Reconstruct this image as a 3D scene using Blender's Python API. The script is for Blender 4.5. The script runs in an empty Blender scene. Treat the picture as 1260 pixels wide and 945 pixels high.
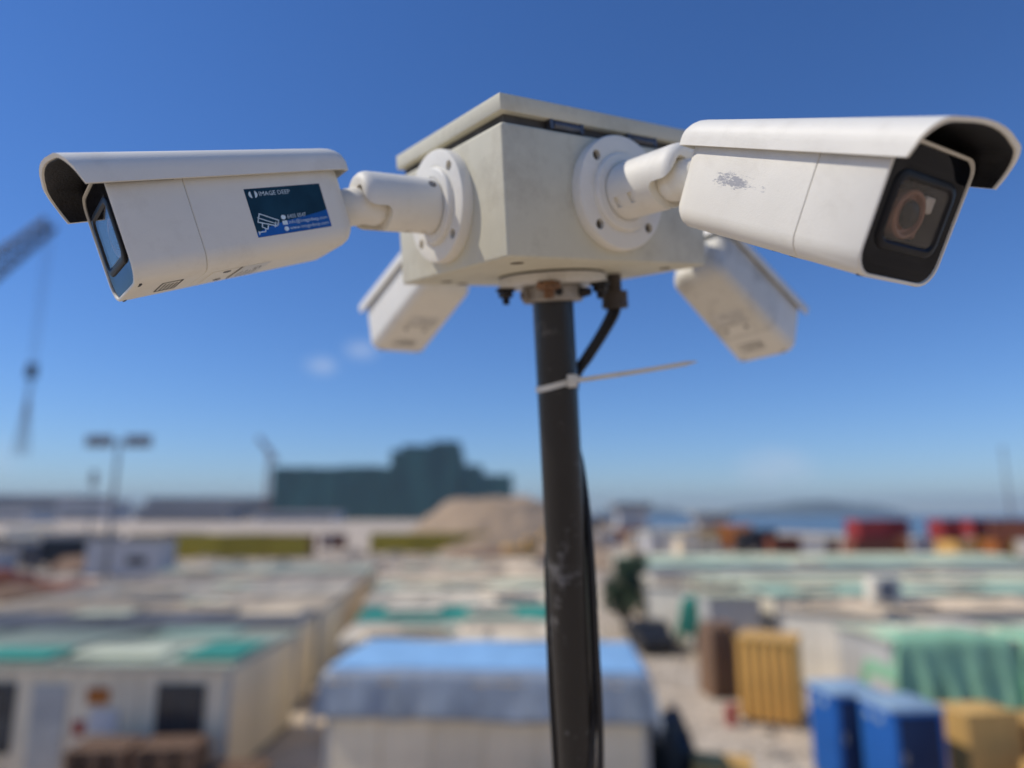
import bpy, bmesh, math, random
from mathutils import Matrix, Vector, noise
R = math.radians
scene = bpy.context.scene
col = scene.collection

# ------------------------------------------------------------------ camera, light, exposure
cd = bpy.data.cameras.new('camera')
cam = bpy.data.objects.new('camera', cd); col.objects.link(cam)
cam.location = (0, 0, 6)
cam.rotation_euler = (math.pi/2 + math.atan(159.5/850), 0, 0)
cd.sensor_width = 36; cd.lens = 850/1260*36
cd.clip_start = 0.05; cd.clip_end = 20000
cd.dof.use_dof = True; cd.dof.focus_distance = 0.55; cd.dof.aperture_fstop = 1.85
scene.camera = cam

SUN_EL, SUN_AZ = 49.0, -93.0          # azimuth from +Y towards +X
sd = Vector((math.sin(R(SUN_AZ))*math.cos(R(SUN_EL)), math.cos(R(SUN_AZ))*math.cos(R(SUN_EL)), math.sin(R(SUN_EL))))
sl = bpy.data.lights.new('sun', 'SUN'); so = bpy.data.objects.new('sun', sl); col.objects.link(so)
sl.energy = 2.85; sl.angle = R(0.5); sl.color = (1, .925, .81)
so.rotation_euler = sd.to_track_quat('Z', 'Y').to_euler(); so.location = (-30, 10, 60)
w = bpy.data.worlds.new('World'); scene.world = w; w.use_nodes = True
nt = w.node_tree; bgn = nt.nodes['Background']
sky = nt.nodes.new('ShaderNodeTexSky'); sky.sky_type = 'NISHITA'; sky.sun_disc = False
sky.sun_elevation = R(SUN_EL); sky.sun_rotation = R(SUN_AZ)
sky.altitude = 0; sky.air_density = 1.0; sky.dust_density = .0; sky.ozone_density = 5.0
hsv = nt.nodes.new('ShaderNodeHueSaturation'); hsv.inputs['Saturation'].default_value = 1.1; hsv.inputs['Hue'].default_value = .504
tint = nt.nodes.new('ShaderNodeMixRGB'); tint.blend_type = 'MULTIPLY'; tint.inputs[0].default_value = 1; tint.inputs[2].default_value = (.70, .80, .96, 1)
nt.links.new(sky.outputs[0], tint.inputs[1]); nt.links.new(tint.outputs[0], hsv.inputs['Color'])
tcw = nt.nodes.new('ShaderNodeTexCoord'); csum = None
for cdir, rad in (((-.2765, .978, .2105), .022), ((-.219, .974, .233), .024), ((-.62, .78, .062), .05), ((.35, .93, .058), .05), ((-.9, .4, .2), .08), ((.8, -.5, .3), .07), ((-.3, -.9, .25), .1)):
    dv = Vector(cdir).normalized()
    ds = nt.nodes.new('ShaderNodeVectorMath'); ds.operation = 'SUBTRACT'; ds.inputs[1].default_value = dv; nt.links.new(tcw.outputs['Generated'], ds.inputs[0])
    sc_ = nt.nodes.new('ShaderNodeVectorMath'); sc_.operation = 'MULTIPLY'; sc_.inputs[1].default_value = (1/rad, 1/rad, 1.7/rad); nt.links.new(ds.outputs[0], sc_.inputs[0])
    ln_ = nt.nodes.new('ShaderNodeVectorMath'); ln_.operation = 'LENGTH'; nt.links.new(sc_.outputs[0], ln_.inputs[0])
    mr_ = nt.nodes.new('ShaderNodeMapRange'); mr_.inputs[1].default_value = 0; mr_.inputs[2].default_value = 1.3; mr_.inputs[3].default_value = 1; mr_.inputs[4].default_value = 0; nt.links.new(ln_.outputs['Value'], mr_.inputs[0])
    if csum is None: csum = mr_.outputs[0]
    else:
        ad_ = nt.nodes.new('ShaderNodeMath'); ad_.operation = 'ADD'; nt.links.new(csum, ad_.inputs[0]); nt.links.new(mr_.outputs[0], ad_.inputs[1]); csum = ad_.outputs[0]
cn = nt.nodes.new('ShaderNodeTexNoise'); cn.inputs['Scale'].default_value = 45; cn.inputs['Detail'].default_value = 6; nt.links.new(tcw.outputs['Generated'], cn.inputs['Vector'])
cm = nt.nodes.new('ShaderNodeMath'); cm.operation = 'MULTIPLY'; nt.links.new(csum, cm.inputs[0]); nt.links.new(cn.outputs['Fac'], cm.inputs[1])
cm2 = nt.nodes.new('ShaderNodeMath'); cm2.operation = 'MULTIPLY'; cm2.inputs[1].default_value = .75; cm2.use_clamp = True; nt.links.new(cm.outputs[0], cm2.inputs[0])
cmix = nt.nodes.new('ShaderNodeMixRGB'); cmix.inputs[2].default_value = (5.2, 5.8, 6.8, 1)
nt.links.new(cm2.outputs[0], cmix.inputs[0]); nt.links.new(hsv.outputs[0], cmix.inputs[1]); nt.links.new(cmix.outputs[0], bgn.inputs[0]); bgn.inputs[1].default_value = 0.111
scene.view_settings.view_transform = 'Standard'; scene.view_settings.look = 'None'
scene.view_settings.exposure = 0.24; scene.view_settings.gamma = 1
scene.cycles.max_bounces = 7; scene.cycles.volume_bounces = 0
scene.cycles.use_denoising = True

# ------------------------------------------------------------------ helpers
def mat(name, c, rough=.6, scale=8, var=.12, bump=0, bscale=60, metal=0, stain=None, stain_c=None, coat=0, orand=0, stretch=None, spec=.5):
    m = bpy.data.materials.new(name); m.use_nodes = True; n = m.node_tree.nodes; L = m.node_tree.links
    b = n['Principled BSDF']; b.inputs['Roughness'].default_value = rough; b.inputs['Metallic'].default_value = metal
    b.inputs['Specular IOR Level'].default_value = spec
    if coat: b.inputs['Coat Weight'].default_value = coat; b.inputs['Coat Roughness'].default_value = .03
    tc = n.new('ShaderNodeTexCoord'); vec = tc.outputs['Object']
    if stretch:
        mp = n.new('ShaderNodeMapping'); mp.inputs['Scale'].default_value = stretch; L.new(vec, mp.inputs['Vector']); vec = mp.outputs[0]
    nz = n.new('ShaderNodeTexNoise'); nz.inputs['Scale'].default_value = scale; nz.inputs['Detail'].default_value = 6; nz.inputs['Roughness'].default_value = .6
    L.new(vec, nz.inputs['Vector'])
    cr = n.new('ShaderNodeValToRGB'); e = cr.color_ramp.elements
    e[0].position = .3; e[1].position = .7
    e[0].color = (*[x*(1-var) for x in c], 1); e[1].color = (*[min(1, x*(1+var)) for x in c], 1)
    L.new(nz.outputs['Fac'], cr.inputs['Fac']); out = cr.outputs[0]
    if stain:
        n2 = n.new('ShaderNodeTexNoise'); n2.inputs['Scale'].default_value = stain[0]; n2.inputs['Detail'].default_value = 8; n2.inputs['Roughness'].default_value = .72
        L.new(tc.outputs['Object'], n2.inputs['Vector'])
        r2 = n.new('ShaderNodeValToRGB'); r2.color_ramp.elements[0].position = stain[1]; r2.color_ramp.elements[1].position = stain[2]
        L.new(n2.outputs['Fac'], r2.inputs['Fac'])
        mu = n.new('ShaderNodeMath'); mu.operation = 'MULTIPLY'; mu.inputs[1].default_value = stain[3]; L.new(r2.outputs[0], mu.inputs[0])
        mx = n.new('ShaderNodeMixRGB'); mx.inputs[2].default_value = (*(stain_c or (.2, .16, .1)), 1)
        L.new(mu.outputs[0], mx.inputs[0]); L.new(out, mx.inputs[1]); out = mx.outputs[0]
    if orand:
        oi = n.new('ShaderNodeObjectInfo'); hs = n.new('ShaderNodeHueSaturation')
        mr = n.new('ShaderNodeMapRange'); mr.inputs[3].default_value = 1-orand; mr.inputs[4].default_value = 1+orand
        L.new(oi.outputs['Random'], mr.inputs[0]); L.new(mr.outputs[0], hs.inputs['Value']); L.new(out, hs.inputs['Color']); out = hs.outputs[0]
    L.new(out, b.inputs['Base Color'])
    if bump:
        n3 = n.new('ShaderNodeTexNoise'); n3.inputs['Scale'].default_value = bscale; n3.inputs['Detail'].default_value = 4
        L.new(vec, n3.inputs['Vector']); bp = n.new('ShaderNodeBump'); bp.inputs['Strength'].default_value = bump; bp.inputs['Distance'].default_value = .002 if bscale > 40 else .05
        L.new(n3.outputs['Fac'], bp.inputs['Height']); L.new(bp.outputs[0], b.inputs['Normal'])
    return m

def tag(o, label=None, cat=None, group=None, kind=None):
    if label: o['label'] = label
    if cat: o['category'] = cat
    if group: o['group'] = group
    if kind: o['kind'] = kind
    return o

def to_mesh(name, bm, material, s=1.0, ang=32, tap=False):
    if tap:                                           # camera housings widen slightly towards the front
        for v in bm.verts:
            k = .872+.128*v.co.x/1.584; v.co.y *= k; v.co.z *= k
    if s != 1: bmesh.ops.scale(bm, vec=(s, s, s), verts=bm.verts)
    bmesh.ops.recalc_face_normals(bm, faces=bm.faces)
    for f in bm.faces: f.smooth = True
    for e in bm.edges:
        if len(e.link_faces) == 2 and e.calc_face_angle(0) > R(ang): e.smooth = False
    me = bpy.data.meshes.new(name); bm.to_mesh(me); bm.free()
    if material: me.materials.append(material)
    return me

def link(name, me, parent=None, mw=None):
    o = bpy.data.objects.new(name, me); col.objects.link(o)
    if parent: o.parent = parent
    if mw is not None: o.matrix_local = mw
    return o

def obj(name, bm, material, parent=None, mw=None, s=1.0, ang=32, tap=False):
    return link(name, to_mesh(name, bm, material, s, ang, tap), parent, mw)

def empty(name, mw, label, cat, group=None):
    o = bpy.data.objects.new(name, None); col.objects.link(o); o.empty_display_size = .1
    o.matrix_world = mw if isinstance(mw, Matrix) else Matrix.Translation(mw)
    return tag(o, label, cat, group)

def T(x, y, z): return Matrix.Translation((x, y, z))
def TR(x, y, z, rz=0): return T(x, y, z) @ Matrix.Rotation(R(rz), 4, 'Z')

def box(bm, x0, x1, y0, y1, z0, z1, bev=0, seg=2, m=None):
    r = bmesh.ops.create_cube(bm, size=1)
    vs = r['verts']
    bmesh.ops.scale(bm, vec=(x1-x0, y1-y0, z1-z0), verts=vs)
    bmesh.ops.translate(bm, vec=((x0+x1)/2, (y0+y1)/2, (z0+z1)/2), verts=vs)
    if bev:
        es = list({e for v in vs for e in v.link_edges})
        r2 = bmesh.ops.bevel(bm, geom=es, offset=bev, segments=seg, affect='EDGES', profile=.5)
        vs = list({v for f in r2['faces'] for v in f.verts} | {v for v in vs if v.is_valid})
    if m is not None: bmesh.ops.transform(bm, matrix=m, verts=[v for v in vs if v.is_valid])
    return bm

def bx(*a, **k): return box(bmesh.new(), *a, **k)

def loft(bm, rings, cap0=True, cap1=True, closed=True):
    vr = [[bm.verts.new(p) for p in r] for r in rings]
    n = len(rings[0])
    for a, b in zip(vr, vr[1:]):
        for i in range(n if closed else n-1):
            j = (i+1) % n
            bm.faces.new((a[i], a[j], b[j], b[i]))
    if cap0: bm.faces.new(vr[0])
    if cap1: bm.faces.new(vr[-1])
    return bm

def lathe(bm, prof, n=40, m=None, cap=True):      # prof: (radius, height) along +X
    rings = [[(h, r*math.cos(2*math.pi*i/n), r*math.sin(2*math.pi*i/n)) for i in range(n)] for r, h in prof]
    if m is not None: rings = [[m @ Vector(p) for p in r] for r in rings]
    return loft(bm, rings, cap, cap)

def tube(bm, pts, rad, n=12, cap=True):
    pts = [Vector(p) for p in pts]; rings = []; ref = None
    for i, p in enumerate(pts):
        d = (pts[min(i+1, len(pts)-1)] - pts[max(i-1, 0)]).normalized()
        if ref is None: ref = d.orthogonal().normalized()
        ref = (ref - d*ref.dot(d)).normalized(); q = d.cross(ref)
        rr = rad[i] if isinstance(rad, (list, tuple)) else rad
        rings.append([p + ref*rr*math.cos(2*math.pi*k/n) + q*rr*math.sin(2*math.pi*k/n) for k in range(n)])
    return loft(bm, rings, cap, cap)

def spline(P, n=10):
    P = [Vector(p) for p in P]; out = []
    for i in range(len(P)-1):
        p0, p1, p2, p3 = P[max(i-1, 0)], P[i], P[i+1], P[min(i+2, len(P)-1)]
        for k in range(n):
            t = k/n
            out.append(.5*((2*p1)+(p2-p0)*t+(2*p0-5*p1+4*p2-p3)*t*t+(3*p1-p0-3*p2+p3)*t**3))
    return out+[P[-1]]

def rrect(w_, h, rt, rb, n=6):                     # rounded rectangle outline in (y,z), counter-clockwise
    pts = []
    for cx, cz, r, a0 in ((w_/2-rt, h/2-rt, rt, 0), (-w_/2+rt, h/2-rt, rt, 90), (-w_/2+rb, -h/2+rb, rb, 180), (w_/2-rb, -h/2+rb, rb, 270)):
        for k in range(n+1):
            a = R(a0+90*k/n); pts.append((cx+r*math.cos(a), cz+r*math.sin(a)))
    return pts

def boolean(me, cutter_bm):
    a = bpy.data.objects.new('a', me); b = bpy.data.objects.new('b', to_mesh('b', cutter_bm, None))
    col.objects.link(a); col.objects.link(b)
    md = a.modifiers.new('d', 'BOOLEAN'); md.operation = 'DIFFERENCE'; md.object = b; md.solver = 'EXACT'; md.use_self = True
    dg = bpy.context.evaluated_depsgraph_get(); dg.update()
    out = bpy.data.meshes.new_from_object(a.evaluated_get(dg))
    nm = me.name
    bpy.data.objects.remove(a); bpy.data.objects.remove(b)
    bm = bmesh.new(); bm.from_mesh(out); mt = out.materials[0] if out.materials else None
    return to_mesh(nm, bm, mt)

def text_mesh(txt, size, thick=0, align='LEFT', space=1.0):
    c = bpy.data.curves.new('t', 'FONT'); c.body = txt; c.size = size; c.align_x = align; c.resolution_u = 2; c.space_character = space
    c.extrude = thick
    o = bpy.data.objects.new('t', c); col.objects.link(o)
    dg = bpy.context.evaluated_depsgraph_get(); dg.update()
    me = bpy.data.meshes.new_from_object(o.evaluated_get(dg)); bpy.data.objects.remove(o)
    return me

def add_text(bm, txt, size, m, align='LEFT', space=1.0):
    me = text_mesh(txt, size, 0, align, space); me.transform(m); bm.from_mesh(me); bpy.data.meshes.remove(me)

# ------------------------------------------------------------------ materials
M = {}
M['cam_white'] = mat('camera_white_paint', (.80, .768, .675), .55, 14, .04, .12, 900, stain=(17, .53, .76, .32), stain_c=(.5, .45, .36))
M['cam_white_worn'] = M['cam_white']
M['cam_dirty'] = mat('camera_dusty_paint', (.72, .69, .6), .55, 18, .06, .15, 900, stain=(16, .5, .68, .6), stain_c=(.33, .3, .25))
M['box'] = mat('box_powder_coat', (.64, .605, .465), .6, 22, .04, .22, 800, stain=(12, .5, .74, .6), stain_c=(.37, .32, .22))
M['gasket'] = mat('dark_gasket', (.06, .055, .05), .7, 30, .4)
M['hinge'] = mat('hinge_steel', (.1, .105, .12), .4, 60, .3, metal=.6)
M['black_glass'] = mat('black_glass', (.005, .006, .009), .05, 12, .3, spec=.12)
M['black_plastic'] = mat('black_plastic', (.01, .01, .012), .4, 60, .3, spec=.2)
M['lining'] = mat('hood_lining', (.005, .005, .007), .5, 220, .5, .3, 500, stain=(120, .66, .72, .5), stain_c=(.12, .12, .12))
M['pole'] = mat('pole_paint', (.012, .0105, .0095), .3, 26, .3, .25, 300, stain=(24, .57, .7, .75), stain_c=(.2, .19, .18), stretch=(1, 1, .3))
M['cable'] = mat('cable_rubber', (.012, .012, .013), .45, 90, .3)
M['tie'] = mat('tie_nylon', (.70, .66, .56), .5, 40, .1)
M['galv'] = mat('grey_plate_paint', (.66, .64, .58), .5, 26, .1, .2, 300, stain=(20, .5, .68, .5), stain_c=(.22, .17, .12))
M['collar'] = mat('dirty_collar_metal', (.36, .33, .29), .5, 40, .2, .3, 300, stain=(26, .45, .66, .75), stain_c=(.13, .09, .06), metal=.2)
M['bolt'] = mat('dark_bolt_steel', (.03, .028, .03), .45, 90, .5, metal=.5)
M['rust'] = mat('flaking_rust', (.28, .15, .08), .85, 90, .6, 1, 300, stain=(90, .5, .6, .7), stain_c=(.05, .03, .02))
M['gland'] = mat('brown_gland_plastic', (.05, .04, .034), .55, 60, .3)
M['ink'] = mat('label_ink', (.045, .042, .038), .7)
M['plate'] = mat('label_film', (.66, .64, .58), .4, 40, .06)
M['sticker_ink'] = mat('sticker_print', (.62, .74, .78), .5, 200, .25)
M['dark_screw'] = mat('screw_steel', (.16, .15, .14), .4, 200, .4, metal=.7)
M['hole'] = mat('screw_recess', (.16, .13, .09), .8, 60, .4)

# ------------------------------------------------------------------ the rig
S = .125
rot = Matrix(((.82171, -.56728, -.05467), (.54315, .80857, -.22626), (.17256, .15623, .97253)))
MBOX = T(.04647, .77297, 6.27453) @ rot.to_4x4()
A, B = 1.8046, 2.2133                                # box depth and width, in box heights

# junction box
jb = empty('junction_box', MBOX, 'beige powder coated steel junction box with overhanging lid on top of the black pole', 'junction box')
bm = bx(-B/2, B/2, -A/2, A/2, 0, 1, .028, 3)
obj('box_body', bm, M['box'], jb, s=S)
bm = bx(-B/2+.07, B/2-.07, -A/2+.07, A/2-.07, 1.001, 1.085)
obj('gasket', bm, M['gasket'], jb, s=S)
bm = bx(-B/2+.0, B/2-.0, -A/2+.0, A/2-.03, 1.08, 1.21, .014, 2)
obj('lid', bm, M['box'], jb, s=S)
for hx in (.63, 1.46):
    h = bmesh.new()
    lathe(h, [(.032, -.13), (.036, -.12), (.036, .12), (.032, .13)], 16, T(-B/2+hx, -A/2+.025, 1.045))
    box(h, -B/2+hx-.17, -B/2+hx-.135, -A/2+.0, -A/2+.075, 1.008, 1.079)
    box(h, -B/2+hx+.135, -B/2+hx+.17, -A/2+.0, -A/2+.075, 1.008, 1.079)
    obj('hinge', h, M['hinge'], jb, s=S)
ZD0 = Matrix.Rotation(R(90), 4, 'Y')
bm = lathe(bmesh.new(), [(.49, .014), (.5, .02), (.5, .085), (.49, .095), (.45, .1)], 64, Matrix.Rotation(R(90), 4, 'Y') @ T(.002, 0, 0))
obj('mounting_flange', bm, M['galv'], jb, s=S)
obj('flange_gasket', lathe(bmesh.new(), [(.494, -.001), (.494, .0145)], 64, ZD0), M['gasket'], jb, s=S)
ZD = Matrix.Rotation(R(90), 4, 'Y')                  # lathe axis pointing down (-Z)
bm = lathe(bmesh.new(), [(.24, .1), (.275, .112), (.285, .13), (.285, .235), (.272, .25), (.2, .252)], 48, ZD)
colr = obj('collar', bm, M['collar'], jb, s=S)
va = Vector((-.62, -.79, 0)).normalized()             # direction towards the viewer, in the box frame
def radial(ang):
    d = Matrix.Rotation(R(ang), 4, 'Z') @ va
    return d
for ang, kind in ((-58, 's'), (64, 'b'), (172, 's')):
    d = radial(ang); q = d.to_track_quat('X', 'Z').to_matrix().to_4x4(); P = T(d.x*.28, d.y*.28, -.185) @ q
    b_ = bmesh.new()
    if kind == 's': lathe(b_, [(.055, -.02), (.055, .035), (.05, .042), (.03, .042), (.027, .012)], 20, P)
    else: lathe(b_, [(.045, -.02), (.045, .06), (.036, .062), (.036, .1), (.03, .105)], 16, P)
    obj('set_screw', b_, M['collar'] if kind == 's' else M['bolt'], colr, s=S)
d = radial(12); q = d.to_track_quat('X', 'Z').to_matrix().to_4x4()
obj('screw_hole', lathe(bmesh.new(), [(.036, 0), (.036, .012), (.028, .0135)], 20, T(d.x*.276, d.y*.276, -.175) @ q), M['bolt'], colr, s=S)
for bxp, byp in ((-.36, .252), (.28, -.352), (.31, .31)):
    b_ = lathe(bmesh.new(), [(.085, .098), (.09, .11), (.09, .13), (.06, .132)], 24, T(bxp, byp, 0) @ ZD)
    lathe(b_, [(.062, .131), (.068, .14), (.068, .175), (.062, .185)], 6, T(bxp, byp, 0) @ ZD)
    lathe(b_, [(.034, .184), (.036, .2), (.03, .206), (.036, .212), (.03, .218), (.036, .224), (.03, .23), (.034, .236), (.028, .25)], 14, T(bxp, byp, 0) @ ZD)
    obj('flange_bolt', b_, M['bolt'], jb, s=S)
random.seed(4)
b_ = bmesh.new()
px_, py_ = -.30, -.33
lathe(b_, [(.05, .1), (.1, .11), (.105, .15), (.07, .165), (.04, .17), (.042, .22), (.036, .24)], 18, T(px_, py_, 0) @ ZD)
bmesh.ops.subdivide_edges(b_, edges=b_.edges, cuts=1, use_grid_fill=True)
for v in b_.verts: v.co += Vector((random.uniform(-1, 1), random.uniform(-1, 1), random.uniform(-1, 1)))*.009
tag(obj('flange_bolt', b_, M['rust'], jb, s=S), 'heavily rusted flange bolt at the front')
gx, gy = .62, -.18
b_ = lathe(bmesh.new(), [(.07, .0), (.07, .15), (.075, .16), (.122, .165), (.127, .18)] + [(.127 if k % 2 else .121, .19+.017*k) for k in range(6)] + [(.127, .31), (.118, .33), (.05, .332)], 28, T(gx, gy, 0) @ ZD)
obj('cable_gland', b_, M['gland'], jb, s=S)
for hx, hy in ((-.86, -.66), (.8, -.67), (-.8, .58), (-.55, .72), (.85, .5)):
    b_ = lathe(bmesh.new(), [(.028, -.002), (.055, .004), (.055, .006), (.03, .0075)], 18, T(hx, hy, 0) @ ZD)
    obj('screw_plug', b_, M['hole'], jb, s=S)

# pole: from the collar down to the ground
pole = empty('pole', MBOX, 'scuffed black steel pole holding up the junction box and its four cameras', 'pole')
LEN = 6.72/S*.96
n = 40
bm = lathe(bmesh.new(), [(.19, .2), (.193, .21)] + [(.193, .25+ (LEN-.25)*k/60) for k in range(61)], 40, ZD)
obj('tube', bm, M['pole'], pole, s=S)
bm = lathe(bmesh.new(), [(.3, LEN-.05), (.6, LEN-.04), (.62, LEN+.05)], 32, ZD)
obj('base_plate', bm, M['bolt'], pole, s=S)

# viewer-aligned frame round the pole, for the cables and the tie (right, toward the viewer)
vr = Vector((.82, -.57, 0)).normalized()              # right in the photograph, box frame
vf = Vector((-.57, -.82, 0)).normalized()             # toward the viewer
def pp(a, c, z): return vr*a + vf*c + Vector((0, 0, z))
g0 = Vector((gx, gy, 0))
for k, off in enumerate((-.028, .03)):
    P = [g0+Vector((off*.8, -off*.6, -.3)), (g0*.94+Vector((off*.9, -off*.7, -.4))), pp(.46+off, -.17, -.58), pp(.31+off, -.17, -.79), pp(.17+off, -.2+off, -1.0),
         pp(.12+off, -.2, -1.45), pp(.15+off*.5, -.19, -1.62), pp(.19+off*.4, -.13, -1.85), pp(.218+off*.4, -.07+off*2, -2.35), pp(.228+off*.3, off*2.5, -2.9), pp(.224+off*.3, .03+off*2.5, -3.5),
         pp(.21+off*.8, .09+off, -4.1), pp(.16+off*1.6, .165, -4.7), pp(.09+off*2, .22, -5.4), pp(.02+off*2, .235, -6.4), pp(-.02+off, .23, -9), pp(-.05+off, .225, -LEN*.95)]
    o = obj('power_cable', tube(bmesh.new(), spline(P, 8), .033, 12), M['cable'], None, MBOX, s=S)
    tag(o, ['thin black cable from the brown gland bulging out on the right of the pole', 'second black cable beside it from the gland, lying closer along the pole'][k], 'cable', 'black cables down the pole')
P = [pp(-.12, -.17, -2.2), pp(-.185, -.1, -2.75), pp(-.2, -.07, -3.2), pp(-.213, -.04, -3.9), pp(-.212, .0, -4.6), pp(-.21, .03, -6), pp(-.2, .09, -10), pp(-.2, .1, -LEN*.95)]
tag(obj('data_cable', tube(bmesh.new(), spline(P, 8), .026, 12), M['cable'], None, MBOX, s=S), 'thin black cable tucked along the left edge of the pole at the bottom', 'cable', 'black cables down the pole')

# cable tie
tie = empty('cable_tie', MBOX, 'off white nylon cable tie round the pole, its long tail sticking out right', 'cable tie')
bm = bmesh.new()
zt = -1.02
rings = []
for k in range(49):
    a = 2*math.pi*k/48; ca, sa = math.cos(a), math.sin(a)
    z = zt + .045*ca
    rings.append([pp(ca*r_, sa*r_, z+dz) for r_, dz in ((.195, -.028), (.206, -.028), (.206, .028), (.195, .028))])
loft(bm, rings, False, False)
obj('strap', bm, M['tie'], tie, s=S)
hd = pp(.125, .175, zt+.03)
hm = Matrix((vr.to_4d(), vf.to_4d(), Vector((0, 0, 1, 0)), Vector((0, 0, 0, 1)))).transposed()
hm.translation = hd
obj('tie_head', bx(-.045, .045, -.035, .035, -.06, .06, .01, 2, hm), M['tie'], tie, s=S)
rings = []
Pt = spline([pp(.15, .19, zt+.03), pp(.4, .17, zt+.05), pp(.75, .12, zt+.08), pp(1.1, .06, zt+.115), pp(1.32, .02, zt+.14)], 8)
for i, p in enumerate(Pt):
    wd = .023*(1 if i < len(Pt)-6 else max(.3, (len(Pt)-i)/6))
    rings.append([p+Vector((0, 0, -wd))+vf*.004, p+Vector((0, 0, wd))+vf*.004, p+Vector((0, 0, wd))-vf*.004, p+Vector((0, 0, -wd))-vf*.004])
obj('tie_tail', loft(bmesh.new(), rings), M['tie'], tie, s=S)

# ------------------------------------------------------------------ security cameras
W_, H_, L_ = .753, .731, 1.584
SEAM = 1.14
def ring(x, ins, w_=W_, h_=H_, rt=.09, rb=.135):
    k = max(.02, rt-ins*.4); kb = max(.03, rb-ins*.4)
    return [(x, y, z) for y, z in rrect(w_-2*ins, h_-2*ins, k, kb)]
def rear_shell():
    return loft(bmesh.new(), [ring(.0, .125), ring(.012, .085), ring(.05, .042), ring(.1, .012), ring(.14, .0), ring(.5, 0), ring(SEAM-.006, 0), ring(SEAM-.001, .005), ring(SEAM, .012)])
def front_shell():
    b = loft(bmesh.new(), [ring(SEAM+.0005, .012), ring(SEAM+.002, .004), ring(SEAM+.007, 0), ring(L_-.012, 0), ring(L_-.002, .005), ring(L_, .012), ring(L_-.001, .02), ring(L_-.02, .022)], False, False)
    return b
def glass():
    return loft(bmesh.new(), [ring(L_-.03, .0235), ring(L_-.014, .0235), ring(L_-.0105, .027), yzring(L_-.0105, .47, .33, .05, WC), yzring(L_-.012, .46, .32, .048, WC), yzring(L_-.19, .42, .28, .045, WC)], False, True)
def yzring(x, w_, h_, r_, cz=0): return [(x, y, z+cz) for y, z in rrect(w_, h_, r_, r_)]
WC = .003
def window_frame():
    b = bmesh.new()
    loft(b, [yzring(L_-.0098, .57, .42, .09, WC), yzring(L_-.002, .56, .41, .085, WC), yzring(L_+.004, .535, .385, .08, WC), yzring(L_+.004, .49, .345, .06, WC), yzring(L_-.0098, .455, .315, .05, WC)], False, False)
    return b
def window_pane():
    return loft(bmesh.new(), [yzring(L_-.012, .465, .325, .05, WC), yzring(L_-.005, .45, .31, .048, WC)])
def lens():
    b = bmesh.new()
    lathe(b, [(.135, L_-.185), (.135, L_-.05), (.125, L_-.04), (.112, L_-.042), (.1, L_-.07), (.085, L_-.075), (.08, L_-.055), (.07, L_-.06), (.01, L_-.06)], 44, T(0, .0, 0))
    box(b, L_-.185, L_-.09, .15, .195, -.12, .12, .01, 1); box(b, L_-.185, L_-.1, -.195, -.15, -.12, .12, .01, 1)  # side blocks added so the window shows brown reflected stripes
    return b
HE, HZ, HF = .046, .229, 1.703
def hood_section(off):        # outline left-bottom -> top -> right-bottom in (y,z); off = offset inwards
    w2 = W_/2+HE+.008-off; zt_ = .447-off; rr_ = .15; pts = []
    pts.append((w2, HZ))
    pts.append((w2, zt_-rr_-.01))
    for k in range(1, 9):
        a = R(90*k/9); pts.append((w2-rr_+rr_*math.cos(a), zt_-rr_+rr_*math.sin(a)))
    for y in (.16, .08, 0): pts.append((y, zt_+.035*(1-(y/(w2-rr_))**2)))
    return pts + [(-y, z) for y, z in pts[-2::-1]]
def hf(z, y): return HF - .012 + .40*(z-HZ)*(1-.25*max(0, .3-z)/.1*.0) + .02*(1-(y/.4)**2)*(1 if z > .3 else 0)
def hood():
    b = bmesh.new(); t = .02; N = len(hood_section(0)); rings = []
    def sec(x, ins, f=False, off=0):
        out = []
        for y, z in hood_section(off):
            zz = HZ+(z-HZ)*(1-ins*1.7); yy = y*(1-ins*.35)
            xx = hf(zz, yy) if f else x
            if f and z < HZ+.03: xx -= .0
            out.append((xx, yy, zz))
        return out
    outer = [sec(-.05, .28), sec(-.045, .17), sec(-.03, .1), sec(.0, .045), sec(.04, .01), sec(.09, 0), sec(1.2, 0), sec(0, 0, True)]
    inner = [sec(0, 0, True, t)] + [sec(1.2, 0, False, t), sec(.09, 0, False, t), sec(.0, .05, False, t), sec(-.028, .2, False, t)]
    allr = outer+inner
    loft(b, allr, False, False, closed=False)
    # bottom lips
    vs = list(b.verts); n_ = N
    grid = [vs[i*n_:(i+1)*n_] for i in range(len(allr))]
    o_ = grid[:len(outer)]; i_ = grid[len(outer):][::-1]
    for k in (0, n_-1):
        op = [g[k] for g in o_]; ip = [g[k] for g in i_]
        b.faces.new(op + ip[::-1]) if k == 0 else b.faces.new(ip + op[::-1])
    b.faces.new([v for v in grid[0]])
    bmesh.ops.triangulate(b, faces=[f for f in b.faces if len(f.verts) > 4])
    return b
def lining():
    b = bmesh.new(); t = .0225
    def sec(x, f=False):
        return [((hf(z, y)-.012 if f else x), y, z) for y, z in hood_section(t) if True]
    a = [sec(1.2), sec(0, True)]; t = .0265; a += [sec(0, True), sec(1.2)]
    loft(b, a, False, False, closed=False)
    return b
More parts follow.
